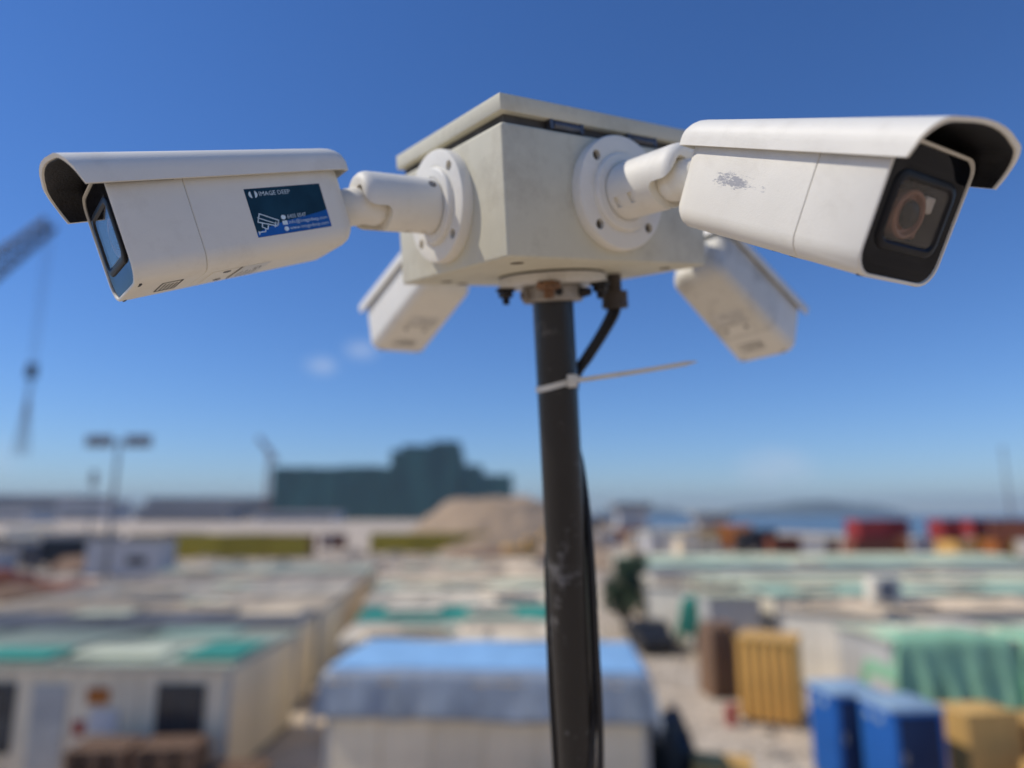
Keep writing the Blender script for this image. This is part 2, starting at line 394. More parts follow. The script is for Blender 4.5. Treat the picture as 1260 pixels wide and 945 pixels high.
# arm and base, X = outward normal of the box face
FR, HR = .465, .385
def base_mesh():
    b = lathe(bmesh.new(), [(FR, .0), (FR, .075), (FR-.008, .092), (FR-.02, .097), (.335, .097), (.328, .092), (.318, .094), (.312, .125), (.3, .136), (.24, .138), (.236, .13)], 72)
    me = to_mesh('mounting_base', b, M['cam_white'])
    cut = bmesh.new()
    for k in range(4):
        a = R(45+90*k)
        lathe(cut, [(.042, .02), (.042, .2)], 20, T(0, HR*math.cos(a), HR*math.sin(a)))
    me = boolean(me, cut); me.transform(Matrix.Scale(S, 4)); return me
def arm_mesh():
    b = lathe(bmesh.new(), [(.2, .128), (.226, .139), (.226, .70), (.223, .73), (.212, .758), (.192, .78), (.165, .792), (.12, .798), (.05, .8), (.01, .8)], 56)
    me = to_mesh('arm', b, M['cam_white'])
    cut = bmesh.new()
    box(cut, .57, .95, -.158, .158, -.4, .05, .05, 3)
    me = boolean(me, cut)
    for a, x in ((245, .22), (243, .37)):
        c2 = bmesh.new(); box(c2, x-.025, x+.025, -.045, .045, .2, .3, .0, 1, Matrix.Rotation(R(a-90), 4, 'X')); me = boolean(me, c2)
    me.transform(Matrix.Scale(S, 4)); return me
me_base, me_arm = base_mesh(), arm_mesh()
SM = {'rear': to_mesh('rear_shell', rear_shell(), M['cam_white'], S, 32, True), 'front': to_mesh('front_shell', front_shell(), M['cam_white'], S, 32, True),
      'glass': to_mesh('front_glass', glass(), M['black_glass'], S, 32, True), 'frame': to_mesh('window_frame', window_frame(), M['black_plastic'], S, 32, True),
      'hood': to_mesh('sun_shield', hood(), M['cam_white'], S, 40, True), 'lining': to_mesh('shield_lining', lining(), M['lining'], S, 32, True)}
def clear_glass(name):
    m = bpy.data.materials.new(name); m.use_nodes = True; n = m.node_tree.nodes; L = m.node_tree.links
    n.remove(n['Principled BSDF']); tr = n.new('ShaderNodeBsdfTransparent'); tr.inputs[0].default_value = (.92, .9, .88, 1)
    gl = n.new('ShaderNodeBsdfGlossy'); gl.inputs['Roughness'].default_value = .02; lw = n.new('ShaderNodeLayerWeight'); lw.inputs[0].default_value = .5; pw = n.new('ShaderNodeMath'); pw.operation = 'POWER'; pw.inputs[1].default_value = 4; L.new(lw.outputs['Facing'], pw.inputs[0]); fr = n.new('ShaderNodeMath'); fr.operation = 'MULTIPLY_ADD'; fr.inputs[1].default_value = .75; fr.inputs[2].default_value = .025; L.new(pw.outputs[0], fr.inputs[0])
    mx = n.new('ShaderNodeMixShader'); L.new(fr.outputs[0], mx.inputs[0]); L.new(tr.outputs[0], mx.inputs[1]); L.new(gl.outputs[0], mx.inputs[2]); L.new(mx.outputs[0], n['Material Output'].inputs[0])
    return m
M['pane'] = clear_glass('window_glass')
M['lens'] = mat('lens_barrel_reflection_brown', (.30, .14, .085), .35, 14, .7, spec=.4)  # brown reflection on the window glass is put into the barrel colour
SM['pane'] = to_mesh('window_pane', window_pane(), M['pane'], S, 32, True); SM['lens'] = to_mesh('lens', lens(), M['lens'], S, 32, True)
me_glint = to_mesh('glint_blocks', box(bx(L_-.12, L_-.045, .10, .19, .03, .12, .012, 2), L_-.12, L_-.075, -.19, -.12, -.12, -.02, .01, 2), M['galv'], S, 32, True)  # pale grey blocks added behind the window as its bright reflected patch
me_lens2 = to_mesh('lens_element', lathe(bmesh.new(), [(.078, L_-.05), (.07, L_-.036), (.05, L_-.026), (.025, L_-.021), (.004, L_-.02)], 32), M['black_glass'], S, 32, True)
me_screw = to_mesh('base_screw', lathe(bmesh.new(), [(.039, .03), (.039, .055), (.03, .06), (.014, .06), (.012, .045)], 16), M['hole'], S)
me_set = to_mesh('set_screw', lathe(bmesh.new(), [(.034, .2), (.034, .229), (.027, .232), (.015, .232), (.013, .215)], 20), M['dark_screw'], S)

M['rear_worn'] = M['cam_white'].copy(); M['rear_worn'].name = 'camera_paint_with_glue_residue'
def worn(m):
    n = m.node_tree.nodes; L = m.node_tree.links; b = n['Principled BSDF']; src = b.inputs['Base Color'].links[0].from_socket
    tc = n.new('ShaderNodeTexCoord'); mp = n.new('ShaderNodeMapping'); mp.inputs['Scale'].default_value = (1, 1, 3.2)
    L.new(tc.outputs['Object'], mp.inputs['Vector'])
    nz = n.new('ShaderNodeTexNoise'); nz.inputs['Scale'].default_value = 170; nz.inputs['Detail'].default_value = 5; nz.inputs['Roughness'].default_value = .75
    L.new(mp.outputs[0], nz.inputs['Vector'])
    # an elliptical patch on the camera's right flank
    vm = n.new('ShaderNodeVectorMath'); vm.operation = 'SUBTRACT'; vm.inputs[1].default_value = (.57*S, -W_/2*S*.915, .01*S); L.new(tc.outputs['Object'], vm.inputs[0])
    vs = n.new('ShaderNodeVectorMath'); vs.operation = 'MULTIPLY'; vs.inputs[1].default_value = (1/(.5*S), 1/(.1*S), 1/(.1*S)); L.new(vm.outputs[0], vs.inputs[0])
    ln = n.new('ShaderNodeVectorMath'); ln.operation = 'LENGTH'; L.new(vs.outputs[0], ln.inputs[0])
    mr = n.new('ShaderNodeMapRange'); mr.inputs[1].default_value = .1; mr.inputs[2].default_value = 1.15; mr.inputs[3].default_value = .25; mr.inputs[4].default_value = -.3; L.new(ln.outputs['Value'], mr.inputs[0])
    n4 = n.new('ShaderNodeTexNoise'); n4.inputs['Scale'].default_value = 48; n4.inputs['Detail'].default_value = 2; L.new(tc.outputs['Object'], n4.inputs['Vector'])
    m4 = n.new('ShaderNodeMapRange'); m4.inputs[1].default_value = .35; m4.inputs[2].default_value = .65; m4.inputs[3].default_value = -.16; m4.inputs[4].default_value = .04; L.new(n4.outputs['Fac'], m4.inputs[0])
    a4 = n.new('ShaderNodeMath'); L.new(mr.outputs[0], a4.inputs[0]); L.new(m4.outputs[0], a4.inputs[1])
    ad = n.new('ShaderNodeMath'); L.new(nz.outputs['Fac'], ad.inputs[0]); L.new(a4.outputs[0], ad.inputs[1])
    cr = n.new('ShaderNodeValToRGB'); cr.color_ramp.elements[0].position = .54; cr.color_ramp.elements[1].position = .66; L.new(ad.outputs[0], cr.inputs[0])
    mu = n.new('ShaderNodeMath'); mu.operation = 'MULTIPLY'; mu.inputs[1].default_value = .75; L.new(cr.outputs[0], mu.inputs[0])
    mx = n.new('ShaderNodeMixRGB'); mx.inputs[2].default_value = (.22, .23, .28, 1); L.new(mu.outputs[0], mx.inputs[0]); L.new(src, mx.inputs[1])
    L.new(mx.outputs[0], b.inputs['Base Color'])
worn(M['rear_worn'])
me_rear_worn = SM['rear'].copy(); me_rear_worn.materials[0] = M['rear_worn']

def m44(rows, pos): 
    m = Matrix(rows).to_4x4(); m.translation = Vector(pos)*S; return m
CAMS = [
 ('L', (-B/2, 0, .55), 180, (-2.0659, .1023, .4783), ((-.97434, .07815, -.2111), (-.09583, -.99258, .07487), (-.20368, .09318, .97459)), 'white bullet security camera with a dark blue sticker on its side, pointing left'),
 ('R', (0, -A/2, .55), -90, (.0833, -1.8193, .4351), ((-.10228, .9916, .07914), (-.93699, -.06932, -.3424), (-.33403, -.10917, .93622)), 'white security camera pointing right, black glass front and grey glue marks on its side'),
 ('BL', (0, A/2, .55), 90, (-.0495, 1.9094, .3627), ((.00853, -.99277, .11975), (.91647, .05566, .39622), (-.40002, .10637, .91031)), 'white bullet security camera hanging down behind the left end of the junction box'),
 ('BR', (B/2, 0, .55), 0, (2.0708, .0176, .27), ((.82167, -.16698, .54495), (.03661, .96961, .24191), (-.56878, -.17883, .80281)), 'dusty white security camera behind the box below the right one, printed labels on its belly'),
]
cams = {}
for key, bp_, rz, pos, rr_, label in CAMS:
    bl = T(bp_[0]*S, bp_[1]*S, bp_[2]*S) @ Matrix.Rotation(R(rz), 4, 'Z') @ T(.002*S, 0, 0)
    e = empty('security_camera', MBOX @ bl, label, 'security camera', 'four security cameras on the junction box'); cams[key] = e
    rel = bl.inverted() @ m44(rr_, pos)
    mb = link('mounting_base', me_base, e)
    for k in range(4):
        a = R(45+90*k); link('base_screw', me_screw, mb, T(0, HR*S*math.cos(a), HR*S*math.sin(a)))
    ar = link('arm', me_arm, e, Matrix.Rotation(R({'L': 27, 'R': -32}.get(key, 0)), 4, 'X'))
    for ang, x in (((11, .2),) if key == 'L' else ()):
        link('set_screw', me_set, ar, T(x*S, 0, 0) @ Matrix.Rotation(R(ang-90), 4, 'X') @ Matrix.Rotation(R(-90), 4, 'Y'))
    # ball knuckle between the arm and the back of the body
    q = rel.translation/S
    back = (rel.to_3x3() @ Vector((1, 0, 0)))
    K = bmesh.new(); bmesh.ops.create_uvsphere(K, u_segments=28, v_segments=16, radius=.15, matrix=T(.66, 0, -.04))
    P = [Vector((.62, 0, -.04)), Vector((.68, 0, -.04)), Vector((.74, 0, -.04)), q*.5+Vector((.74, 0, -.04))*.5 - back*.02, q - back*.02, q+back*.03]
    tube(K, spline(P, 4), [.145]*9+[.145]*5+[.146, .148, .15, .155, .162, .172, .185], 28)
    obj('knuckle', K, M['cam_white'], e, s=S)
    rs = link('rear_shell', me_rear_worn if key == 'R' else SM['rear'], e, rel)
    if key == 'BR':
        for o_ in (rs, ): o_.data = o_.data.copy(); o_.data.materials[0] = M['cam_dirty']
    if key == 'R': tag(rs, 'rear shell with grey glue residue left by a sticker')
    fs = link('front_shell', SM['front'], e, rel)
    gl = link('front_glass', SM['glass'], e, rel)
    link('glint_blocks', me_glint, gl); link('lens_element', me_lens2, gl); link('window_frame', SM['frame'], gl); link('window_pane', SM['pane'], gl); link('lens', SM['lens'], gl)
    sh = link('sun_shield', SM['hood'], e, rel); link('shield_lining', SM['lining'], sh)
    # belly details: label film, cover plate with two screws, second label, drain slots
    def under(name, b, m, par=rs): return obj(name, b, m, par, s=S, tap=True)
    zb = -H_/2
    under('type_label', bx(.66, .86, -.2, .2, zb-.0035, zb+.001), M['plate'])
    t_ = bmesh.new()
    def D(x0, x1, y0, y1): box(t_, x0, x1, y0, y1, zb-.0046, zb-.002)
    random.seed(3)
    UM = Matrix(((0, 1, 0, 0), (1, 0, 0, 0), (0, 0, -1, 0), (0, 0, 0, 1)))      # text lying on the belly, read from below
    add_text(t_, 'CE', .075, T(.745, .1, zb-.0045) @ Matrix.Rotation(R(180), 4, 'Z') @ UM)
    for i in range(4):
        x = .71+.034*i; y = -.18
        for k in range(5):
            l_ = random.uniform(.012, .035); D(x, x+.007, y, y+l_); y += l_+.016
    D(.872, .878, -.2, .2)
    under('label_print', t_, M['ink'])
    cv = under('cover_plate', bx(.895, 1.08, -.155, .205, zb-.006, zb+.001, .003, 1), M['cam_white'])
    for sy in (.155, -.105):
        obj('cover_screw', lathe(bmesh.new(), [(.028, .005), (.028, .009), (.02, .011), (.012, .011), (.01, .008)], 16, T(.97, sy, zb) @ ZD), M['dark_screw'], cv, s=S, tap=True)
    t_ = bmesh.new()
    for x in (1.262, 1.388): D(x, x+.006, -.11, .17)
    for y in (-.11, .164): D(1.262, 1.394, y, y+.006)
    for i in range(4):
        y = -.09
        while y < .11:
            l_ = random.uniform(.012, .035); D(1.285+.025*i, 1.291+.025*i, y, y+l_); y += l_+.014
    under('warning_label', t_, M['ink'], fs)
    for sy in (.25, -.25):
        under('drain_slot', bx(1.54, 1.555, sy-.03, sy+.03, zb-.002, zb+.01), M['ink'], fs)

# sticker on the left camera's flank
M['sticker'] = mat('sticker_film', (.010, .045, .075), .35, 30, .25, spec=.2)
M['sticker_blue'] = mat('sticker_wave', (.015, .12, .42), .35, 30, .25, spec=.2)
L_e = cams['L']; rearL = [c for c in L_e.children if c.name.startswith('rear_shell')][0]
sx0, sx1, sz0, sz1 = .772, .212, -.215, .138
SW, SH = sx0-sx1, sz1-sz0
def SP(s, d, k=1): return (sx0-SW*s, W_/2+.0015+.0012*k, sz1-SH*d)
b_ = bmesh.new(); box(b_, sx1, sx0, W_/2-.002, W_/2+.0015, sz0, sz1)
stk = obj('sticker', b_, M['sticker'], rearL, s=S, tap=True)
tag(stk, 'dark blue business sticker with a white camera drawing and contact lines')
def poly(bm, pts, k=1):
    vs = [bm.verts.new(SP(s, d, k)) for s, d in pts]; bm.faces.new(vs)
def stroke(bm, pts, wd, k=2, close=False):
    if close: pts = pts+[pts[0]]
    asp = SW/SH
    for (a0, b0), (a1, b1) in zip(pts, pts[1:]):
        dx, dy = (a1-a0)*asp, b1-b0; l_ = math.hypot(dx, dy) or 1; nx, ny = -dy/l_*wd/asp, dx/l_*wd; ex, ey = dx/l_*wd*.8/asp, dy/l_*wd*.8
        poly(bm, [(a0-ex+nx, b0-ey+ny), (a1+ex+nx, b1+ey+ny), (a1+ex-nx, b1+ey-ny), (a0-ex-nx, b0-ey-ny)], k)
wv = bmesh.new()
top = [(s/20, .93-.12*math.sin(s/20*3.0)*(1-s/20) - .3*(s/20)**1.3 + (.1 if s == 0 else 0)*0 - .03) for s in range(21)]
for (s0, d0), (s1, d1) in zip(top, top[1:]): poly(wv, [(s0, d0), (s1, d1), (s1, .998), (s0, .998)])
# sub-parts may not go a level deeper: the print belongs to the camera's shell
p1 = obj('sticker_wave', wv, M['sticker_blue'], rearL, s=S, tap=True)
ink = bmesh.new()
def disc(cx, cy, r, k=2, a0=0, a1=360, n=20):
    asp = SW/SH
    pts = [(cx+r/asp*math.cos(R(a0+(a1-a0)*i/n)), cy+r*math.sin(R(a0+(a1-a0)*i/n))) for i in range(n+1)]
    poly(ink, pts[:-1] if a1-a0 == 360 else pts, k)
disc(.085, .12, .075, 2, 100, 250); disc(.103, .12, .075, 2, -70, 80)
stroke(ink, [(.097, .525), (.315, .71), (.275, .82), (.05, .69)], .011, close=True)
stroke(ink, [(.06, .6), (.27, .77)], .009); stroke(ink, [(.315, .71), (.29, .80), (.245, .83), (.27, .74)], .011)
stroke(ink, [(.1, .73), (.085, .8), (.145, .86), (.165, .79)], .011); stroke(ink, [(.12, .84), (.11, .9), (.03, .9)], .011); poly(ink, [(.02, .87), (.05, .9), (.02, .965)], 2)
disc(.385, .655, .05); poly(ink, [(.355, .73), (.42, .73), (.42, .82), (.355, .82)], 2); disc(.385, .905, .05)
def stext(txt, s, d, capsize, wd):
    me = text_mesh(txt, 1.0); xs = [v.co.x for v in me.vertices]; w0 = max(xs)-min(xs); x0 = min(xs)
    for v in me.vertices:
        q = SP(s+(v.co.x-x0)/w0*wd, d-v.co.y*capsize, 2); v.co = Vector(q)
    ink.from_mesh(me); bpy.data.meshes.remove(me)
stext('IMAGE DEEP', .17, .165, .13, .4)
stext('6405 0547', .44, .695, .12, .25); stext('info@imagedeep.com', .44, .81, .11, .53); stext('www.imagedeep.com', .43, .935, .11, .54)
p2 = obj('sticker_lettering', ink, M['sticker_ink'], rearL, s=S, tap=True)

# ------------------------------------------------------------------ the building site behind
M['ground'] = mat('sandy_ground', (.56, .455, .33), .95, .35, .22, .4, 3, stain=(.9, .5, .72, .45), stain_c=(.25, .2, .15))
M['water'] = mat('sea_water', (.03, .06, .08), .25, .02, .2, .2, .5)
M['road'] = mat('dusty_track', (.58, .49, .37), .95, .8, .15, .3, 4, stain=(1.6, .5, .7, .3), stain_c=(.3, .25, .2))
def paint(name, c, r=.6, orand=.06): return mat(name, c, r, 1.5, .1, spec=.12, stain=(1.1, .5, .75, .35), stain_c=[x*.55 for x in c], orand=orand)
M['cream'] = paint('cream_panel', (.84, .71, .50)); M['white'] = paint('white_panel', (.82, .75, .60)); M['greywall'] = paint('grey_panel', (.52, .5, .45))
M['r_cream'] = paint('cream_roof_sheet', (.76, .61, .40), .6, .2); M['r_white'] = paint('pale_roof_sheet', (.80, .69, .50), .6, .2)
M['r_mint'] = paint('mint_roof_sheet', (.36, .50, .38), .6, .2); M['r_green'] = paint('green_roof_sheet', (.06, .30, .22), .6, .2)
M['r_grey'] = paint('grey_roof_sheet', (.27, .26, .24), .6, .2); M['r_palemint'] = paint('faded_mint_roof_sheet', (.60, .62, .44), .6, .2); M['r_tan'] = paint('tan_roof_sheet', (.66, .53, .37), .6, .2)
M['dark'] = mat('dark_window_frame', (.05, .05, .055), .5, 4, .2); M['wpane'] = mat('dark_window_pane', (.03, .035, .04), .1, 2, .4)
M['steel'] = mat('grey_steel', (.2, .2, .21), .5, 3, .2); M['rubble'] = mat('rubble', (.33, .28, .22), .9, 3, .5); M['bounce_wood'] = mat('bounce_deck_planks', (.56, .44, .31), .8, 5, .35, stretch=(.4, 6, 6), orand=.2); M['cranesteel'] = mat('dark_crane_steel', (.03, .032, .036), .6, 3, .2); M['rail'] = paint('base_rail', (.2, .18, .15))
M['wood'] = mat('brown_timber', (.22, .13, .075), .8, 6, .3, stretch=(1, 6, 6)); M['ply'] = paint('ochre_plywood', (.68, .42, .14), .7, .15)
M['yellow'] = paint('yellow_paint', (.72, .42, .12), .5, .1); M['red'] = paint('red_paint', (.36, .05, .045), .5, .2); M['orange'] = paint('orange_paint', (.5, .17, .04), .5, .15)
M['blue'] = paint('blue_plastic', (.03, .14, .44), .5, .05); M['shade_navy'] = paint('shade_navy_door', (.018, .035, .09), .5, .05); M['bluegrey'] = paint('pale_blue_roof', (.3, .42, .52), .5, .05)  # door navy: shade on the toilets' front is painted into the colour
M['olive'] = paint('olive_paint', (.46, .36, .05), .6, .2); M['rustred'] = paint('rust_red_paint', (.2, .07, .04), .7, .2)
M['blacksheet'] = mat('black_plastic_sheet', (.02, .021, .023), .45, 3, .4)
M['bluetarp'] = mat('blue_tarpaulin', (.30, .53, .76), .4, 1.2, .14, stain=(1.3, .5, .7, .3), stain_c=(.2, .36, .6))
M['greynet'] = mat('grey_blue_tarpaulin', (.26, .30, .34), .5, 1.2, .35, stretch=(3, 1, 1), stain=(1.0, .45, .6, .5), stain_c=(.35, .4, .46))
M['greennet'] = mat('green_shade_net', (.30, .56, .34), .7, 1.3, .2, stain=(1.2, .5, .7, .5), stain_c=(.25, .42, .3))
M['scaffnet'] = mat('dark_green_scaffold_net', (.03, .10, .08), .8, .06, .4, stretch=(1, 1, .3))
M['farwall'] = mat('far_grey_building', (.3, .29, .28), .8, .01, .3); M['farwhite'] = mat('far_pale_building', (.6, .58, .55), .8, .02, .15)
M['hill'] = mat('far_hill', (.10, .12, .07), .95, .004, .3); M['sand'] = mat('sand_heap', (.42, .30, .19), .95, .08, .15, .4, 1)
M['leaf'] = mat('dark_leaves', (.035, .07, .025), .7, 2, .5); M['bark'] = mat('bark', (.1, .075, .05), .9, 6, .3)
M['tyre'] = mat('tyre_rubber', (.015, .015, .015), .8, 8, .2)
M['paper'] = mat('notice_paper', (.62, .6, .58), .7, 5, .1); M['lamp'] = mat('floodlight_glass', (.25, .26, .28), .2, 4, .2)

# ground, track, sea
bm = bmesh.new()
pts = [(-2500, -60), (260, -60), (190, 110), (118, 165), (95, 230), (60, 330), (40, 520), (60, 900), (-100, 1500), (-2500, 1900)]
vs = [bm.verts.new((x, y, 0)) for x, y in pts]; f = bm.faces.new(vs)
r_ = bmesh.ops.extrude_face_region(bm, geom=[f]); bmesh.ops.translate(bm, vec=(0, 0, -1.5), verts=[v for v in r_['geom'] if isinstance(v, bmesh.types.BMVert)])
tag(obj('ground', bm, M['ground']), kind='structure')
bm = bmesh.new(); bmesh.ops.create_grid(bm, x_segments=1, y_segments=1, size=6000); bmesh.ops.translate(bm, vec=(0, 0, -1.0), verts=bm.verts)
tag(obj('sea', bm, M['water']), kind='structure')
bm = bmesh.new()
rd = [(4.3, 8, 2.0), (5.0, 16, 2.1), (4.9, 24, 2.0), (5.0, 34, 1.9), (5.2, 48, 1.9), (5.4, 66, 2.0), (4, 90, 2.6)]
L0 = [bm.verts.new((x-h, y, .006)) for x, y, h in rd]; R0 = [bm.verts.new((x+h, y, .006)) for x, y, h in rd]
for i in range(len(rd)-1): bm.faces.new((L0[i], R0[i], R0[i+1], L0[i+1]))
tag(obj('track', bm, M['road']), kind='structure')

YAW = 4
_cache = {}
def cached(key, fn):
    if key not in _cache: _cache[key] = fn()
    return _cache[key]
def cabin(x, y, w_, d, wall, roof, label, h=2.6, windows=(), doors=(), panels=True, yaw=YAW, group='cabins of the site village', rise=.07, patches=3):
    e = empty('site_cabin', TR(x, y, 0, yaw), label, 'cabin', group)
    obj('wall', bx(.04, w_-.04, .04, d-.04, .12, h-.06), M[wall], e)
    obj('base_rail', bx(0, w_, 0, d, .02, .14), M['rail'], e)
    cp = cached(('post', h), lambda: to_mesh('corner_post', bx(-.05, .05, -.05, .05, .14, h-.05, .01, 1), M['greywall']))
    for cx, cy in ((.05, .05), (w_-.05, .05), (.05, d-.05), (w_-.05, d-.05)): link('corner_post', cp, e, T(cx, cy, 0))
    if panels:
        n = max(2, round((w_-.2)/1.0)); pw = (w_-.2)/n
        pm = cached(('panel', wall, round(pw, 3), h), lambda: to_mesh('wall_panel', bx(.012, pw-.012, -.015, .05, .15, h-.12, .008, 1), M[wall]))
        cuts = [(a, b) for a, b, *_ in windows]+[(a, b) for a, b, *_ in doors]
        for i in range(n):
            link('wall_panel', pm, e, T(.1+i*pw, .02, 0))
        nd = max(2, round((d-.2)/1.0)); pd = (d-.2)/nd
        qm = cached(('endpanel', wall, round(pd, 3), h), lambda: to_mesh('wall_panel', bx(-.03, .03, .012, pd-.012, .15, h-.12, .008, 1), M[wall]))
        for i in range(nd):
            link('wall_panel', qm, e, T(.02, .1+i*pd, 0)); link('wall_panel', qm, e, T(w_-.02, .1+i*pd, 0))
    n = max(2, round(w_/1.05)); pw = (w_+.2)/n
    def sheet():
        b = bmesh.new(); pr = []
        for k in range(5):
            x0 = pw*k/5; pr += [(x0+.0, 0), (x0+pw*.1, 0), (x0+pw*.125, .035), (x0+pw*.175, .035)]
        pr = [(min(a, pw-.012), z) for a, z in pr]+[(pw-.012, 0)]
        rings = []
        for yy, zz in ((-.12, 0), (d/2, rise), (d+.12, 0)):
            rings.append([(a, yy, h+zz+z) for a, z in pr]+[(a, yy, h+zz-.04) for a, z in (pr[-1], pr[0])])
        return to_mesh('roof_sheet', loft(b, rings), M[roof])
    sm = cached(('sheet', roof, round(pw, 3), d, h), sheet)
    for i in range(n): link('roof_sheet', sm, e, T(-.1+i*pw, 0, random.uniform(0, .012)))
    obj('roof_frame', bx(-.06, w_+.06, -.08, d+.08, h-.12, h-.045), M['greywall'], e)
    for k in range(patches):
        px = random.uniform(.2, w_-2.2); py = random.uniform(.2, d-1.4); pw2 = random.uniform(1, 2.4); pd2 = random.uniform(.7, 1.6)
        obj('roof_patch', bx(px, min(px+pw2, w_), py, min(py+pd2, d), h+.07+rise*.5, h+.105+rise, .01, 1), M[random.choice(['r_white', 'r_cream', 'r_tan', 'r_palemint', 'r_grey', 'r_cream'])], e)
    for k in range(2 if panels else 0):
        b = bmesh.new(); px = random.uniform(.5, w_-.5)
        tube(b, spline([(px, -.1, h+.13), (px+random.uniform(-.4, .4), d*.4, h+.16), (px+random.uniform(-1, 1), d, h+.13)], 5), .025, 6); obj('roof_cable', b, M['dark'], e)
    for x0, x1, z0, z1 in windows:
        f = obj('window', bx(x0, x1, -.05, .03, z0, z1, .01, 1), M['dark'], e)
        n = 2
        for k in range(n):
            a = x0+.05+(x1-x0-.1)/n*k; b = a+(x1-x0-.1)/n-.04
            obj('pane', bx(a+.01, b+.01, -.06, -.03, z0+.06, z1-.06), M['wpane'], f)
    for x0, x1, m_ in doors:
        f = obj('door', bx(x0, x1, -.045, .03, .16, 2.15, .008, 1), M[m_], e)
        obj('handle', bx(x1-.16, x1-.06, -.09, -.04, 1.0, 1.05, .01, 1), M['steel'], f)
    return e
random.seed(11)
# left block
e = cabin(-18.4, 16.9, 12.0, 4.5, 'cream', 'r_palemint', 'cream cabin with mint roof, dark windows and notices, nearest on the left', yaw=-1,
      windows=((5.9, 7.1, .7, 2.2), (10.35, 11.45, .7, 2.2)), doors=((7.5, 8.3, 'greywall'),), patches=0)
for px, py, pw2, pd2, m_ in ((.1, 2.6, 2.6, 1.7, 'r_mint'), (5.6, .1, 2.0, 1.3, 'r_green'), (2.2, .0, 2.4, 1.0, 'r_mint'), (10.6, .2, 1.4, 2.2, 'r_green'), (8.3, 3.2, 2.3, 1.2, 'r_mint'), (7.9, .4, 2.2, 1.2, 'r_palemint')):
    obj('roof_patch', bx(px, px+pw2, py, py+pd2, 2.68, 2.73, .01, 1), M[m_], e)
for k, (a, b, z0, z1, m_) in enumerate(((8.75, 9.25, 1.75, 2.1, 'orange'), (8.85, 9.5, 1.15, 1.65, 'paper'), (8.85, 9.35, .55, .85, 'ply'), (8.5, 8.75, 1.1, 1.4, 'red'))):
    obj('notice', bx(a, b, -.03, -.005, z0, z1), M[m_], e)
cabin(-18.7, 22.0, 12.0, 2.6, 'cream', 'r_grey', 'cabin with a dark grey roof right behind the nearest one on the left')
cabin(-18.9, 25.2, 12.0, 4.6, 'white', 'r_cream', 'cream roofed cabin third back in the left block')
cabin(-19.6, 30.6, 12.2, 4.6, 'cream', 'r_white', 'pale roofed cabin fourth back in the left block')
cabin(-20.4, 36.2, 12.3, 4.4, 'cream', 'r_tan', 'tan roofed cabin fifth back in the left block')
cabin(-21, 41.6, 12.4, 5.6, 'white', 'r_palemint', 'pale mint roofed cabin at the far end of the left block')
cabin(-27.5, 26.4, 6.0, 3.0, 'white', 'r_white', 'small pale roofed cabin at the left edge of the photo', h=2.3)
# central column
cabin(-3.85, 15.3, 6.6, 3.3, 'cream', 'r_cream', 'beige cabin covered by a blue tarpaulin, centre front', yaw=-4)
cabin(-4.6, 19.6, 7.0, 3.0, 'white', 'r_white', 'pale roofed cabin directly behind the blue tarpaulin')
cabin(-4.95, 23.2, 7.2, 3.3, 'white', 'r_green', 'strong green roofed cabin in the central column')
cabin(-5.6, 27.3, 7.8, 4.2, 'white', 'r_white', 'pale roofed cabin directly behind the strong green roof')
cabin(-6.2, 32.6, 8.2, 3.2, 'cream', 'r_palemint', 'narrow pale green roofed cabin in the middle of the central column', panels=False)
cabin(-6.8, 36.8, 8.8, 5.2, 'cream', 'r_cream', 'cream roofed cabin third from the far end of the central column', panels=False)
cabin(-7.8, 43.2, 9.6, 4.4, 'white', 'r_tan', 'tan roofed cabin second from the far end of the central column', panels=False)
cabin(-8.8, 49.2, 10.6, 5.0, 'white', 'r_cream', 'cream roofed cabin at the far end of the central column', panels=False)
# right block
cabin(10.2, 19.6, 9.5, 2.7, 'greywall', 'r_palemint', 'grey cabin hung with green shade nets at the right edge')
cabin(12.3, 25.4, 12.0, 3.6, 'white', 'r_tan', 'cabin with a long tan roof behind the green nets')
cabin(9.75, 26.2, 3.3, 2.6, 'white', 'r_cream', 'white cabin turned to the sun at the left end of the long tan roof', yaw=-40, patches=0)
cabin(8.2, 30.0, 2.2, 3.2, 'greywall', 'r_palemint', 'small grey walled cabin beside the turquoise panel')
cabin(6.5, 34.6, 2.4, 2.4, 'white', 'r_white', 'small white end cabin beside the bush', yaw=-38, patches=1)
cabin(11.2, 30.6, 15, 3.4, 'white', 'r_mint', 'mint roofed cabin right behind the long tan roof', panels=False)
cabin(9.6, 36.0, 20, 3.4, 'cream', 'r_palemint', 'faded mint roofed row in the middle of the right block', panels=False)
cabin(8.2, 41.4, 25, 4.0, 'white', 'r_grey', 'grey roofed row in the middle of the right block', panels=False)
cabin(8.2, 47.6, 29, 4.4, 'cream', 'r_mint', 'mint roofed row towards the far end of the right block', panels=False)
cabin(8.6, 54.4, 32, 4.8, 'white', 'r_palemint', 'pale roofed row at the far end of the right block', panels=False)

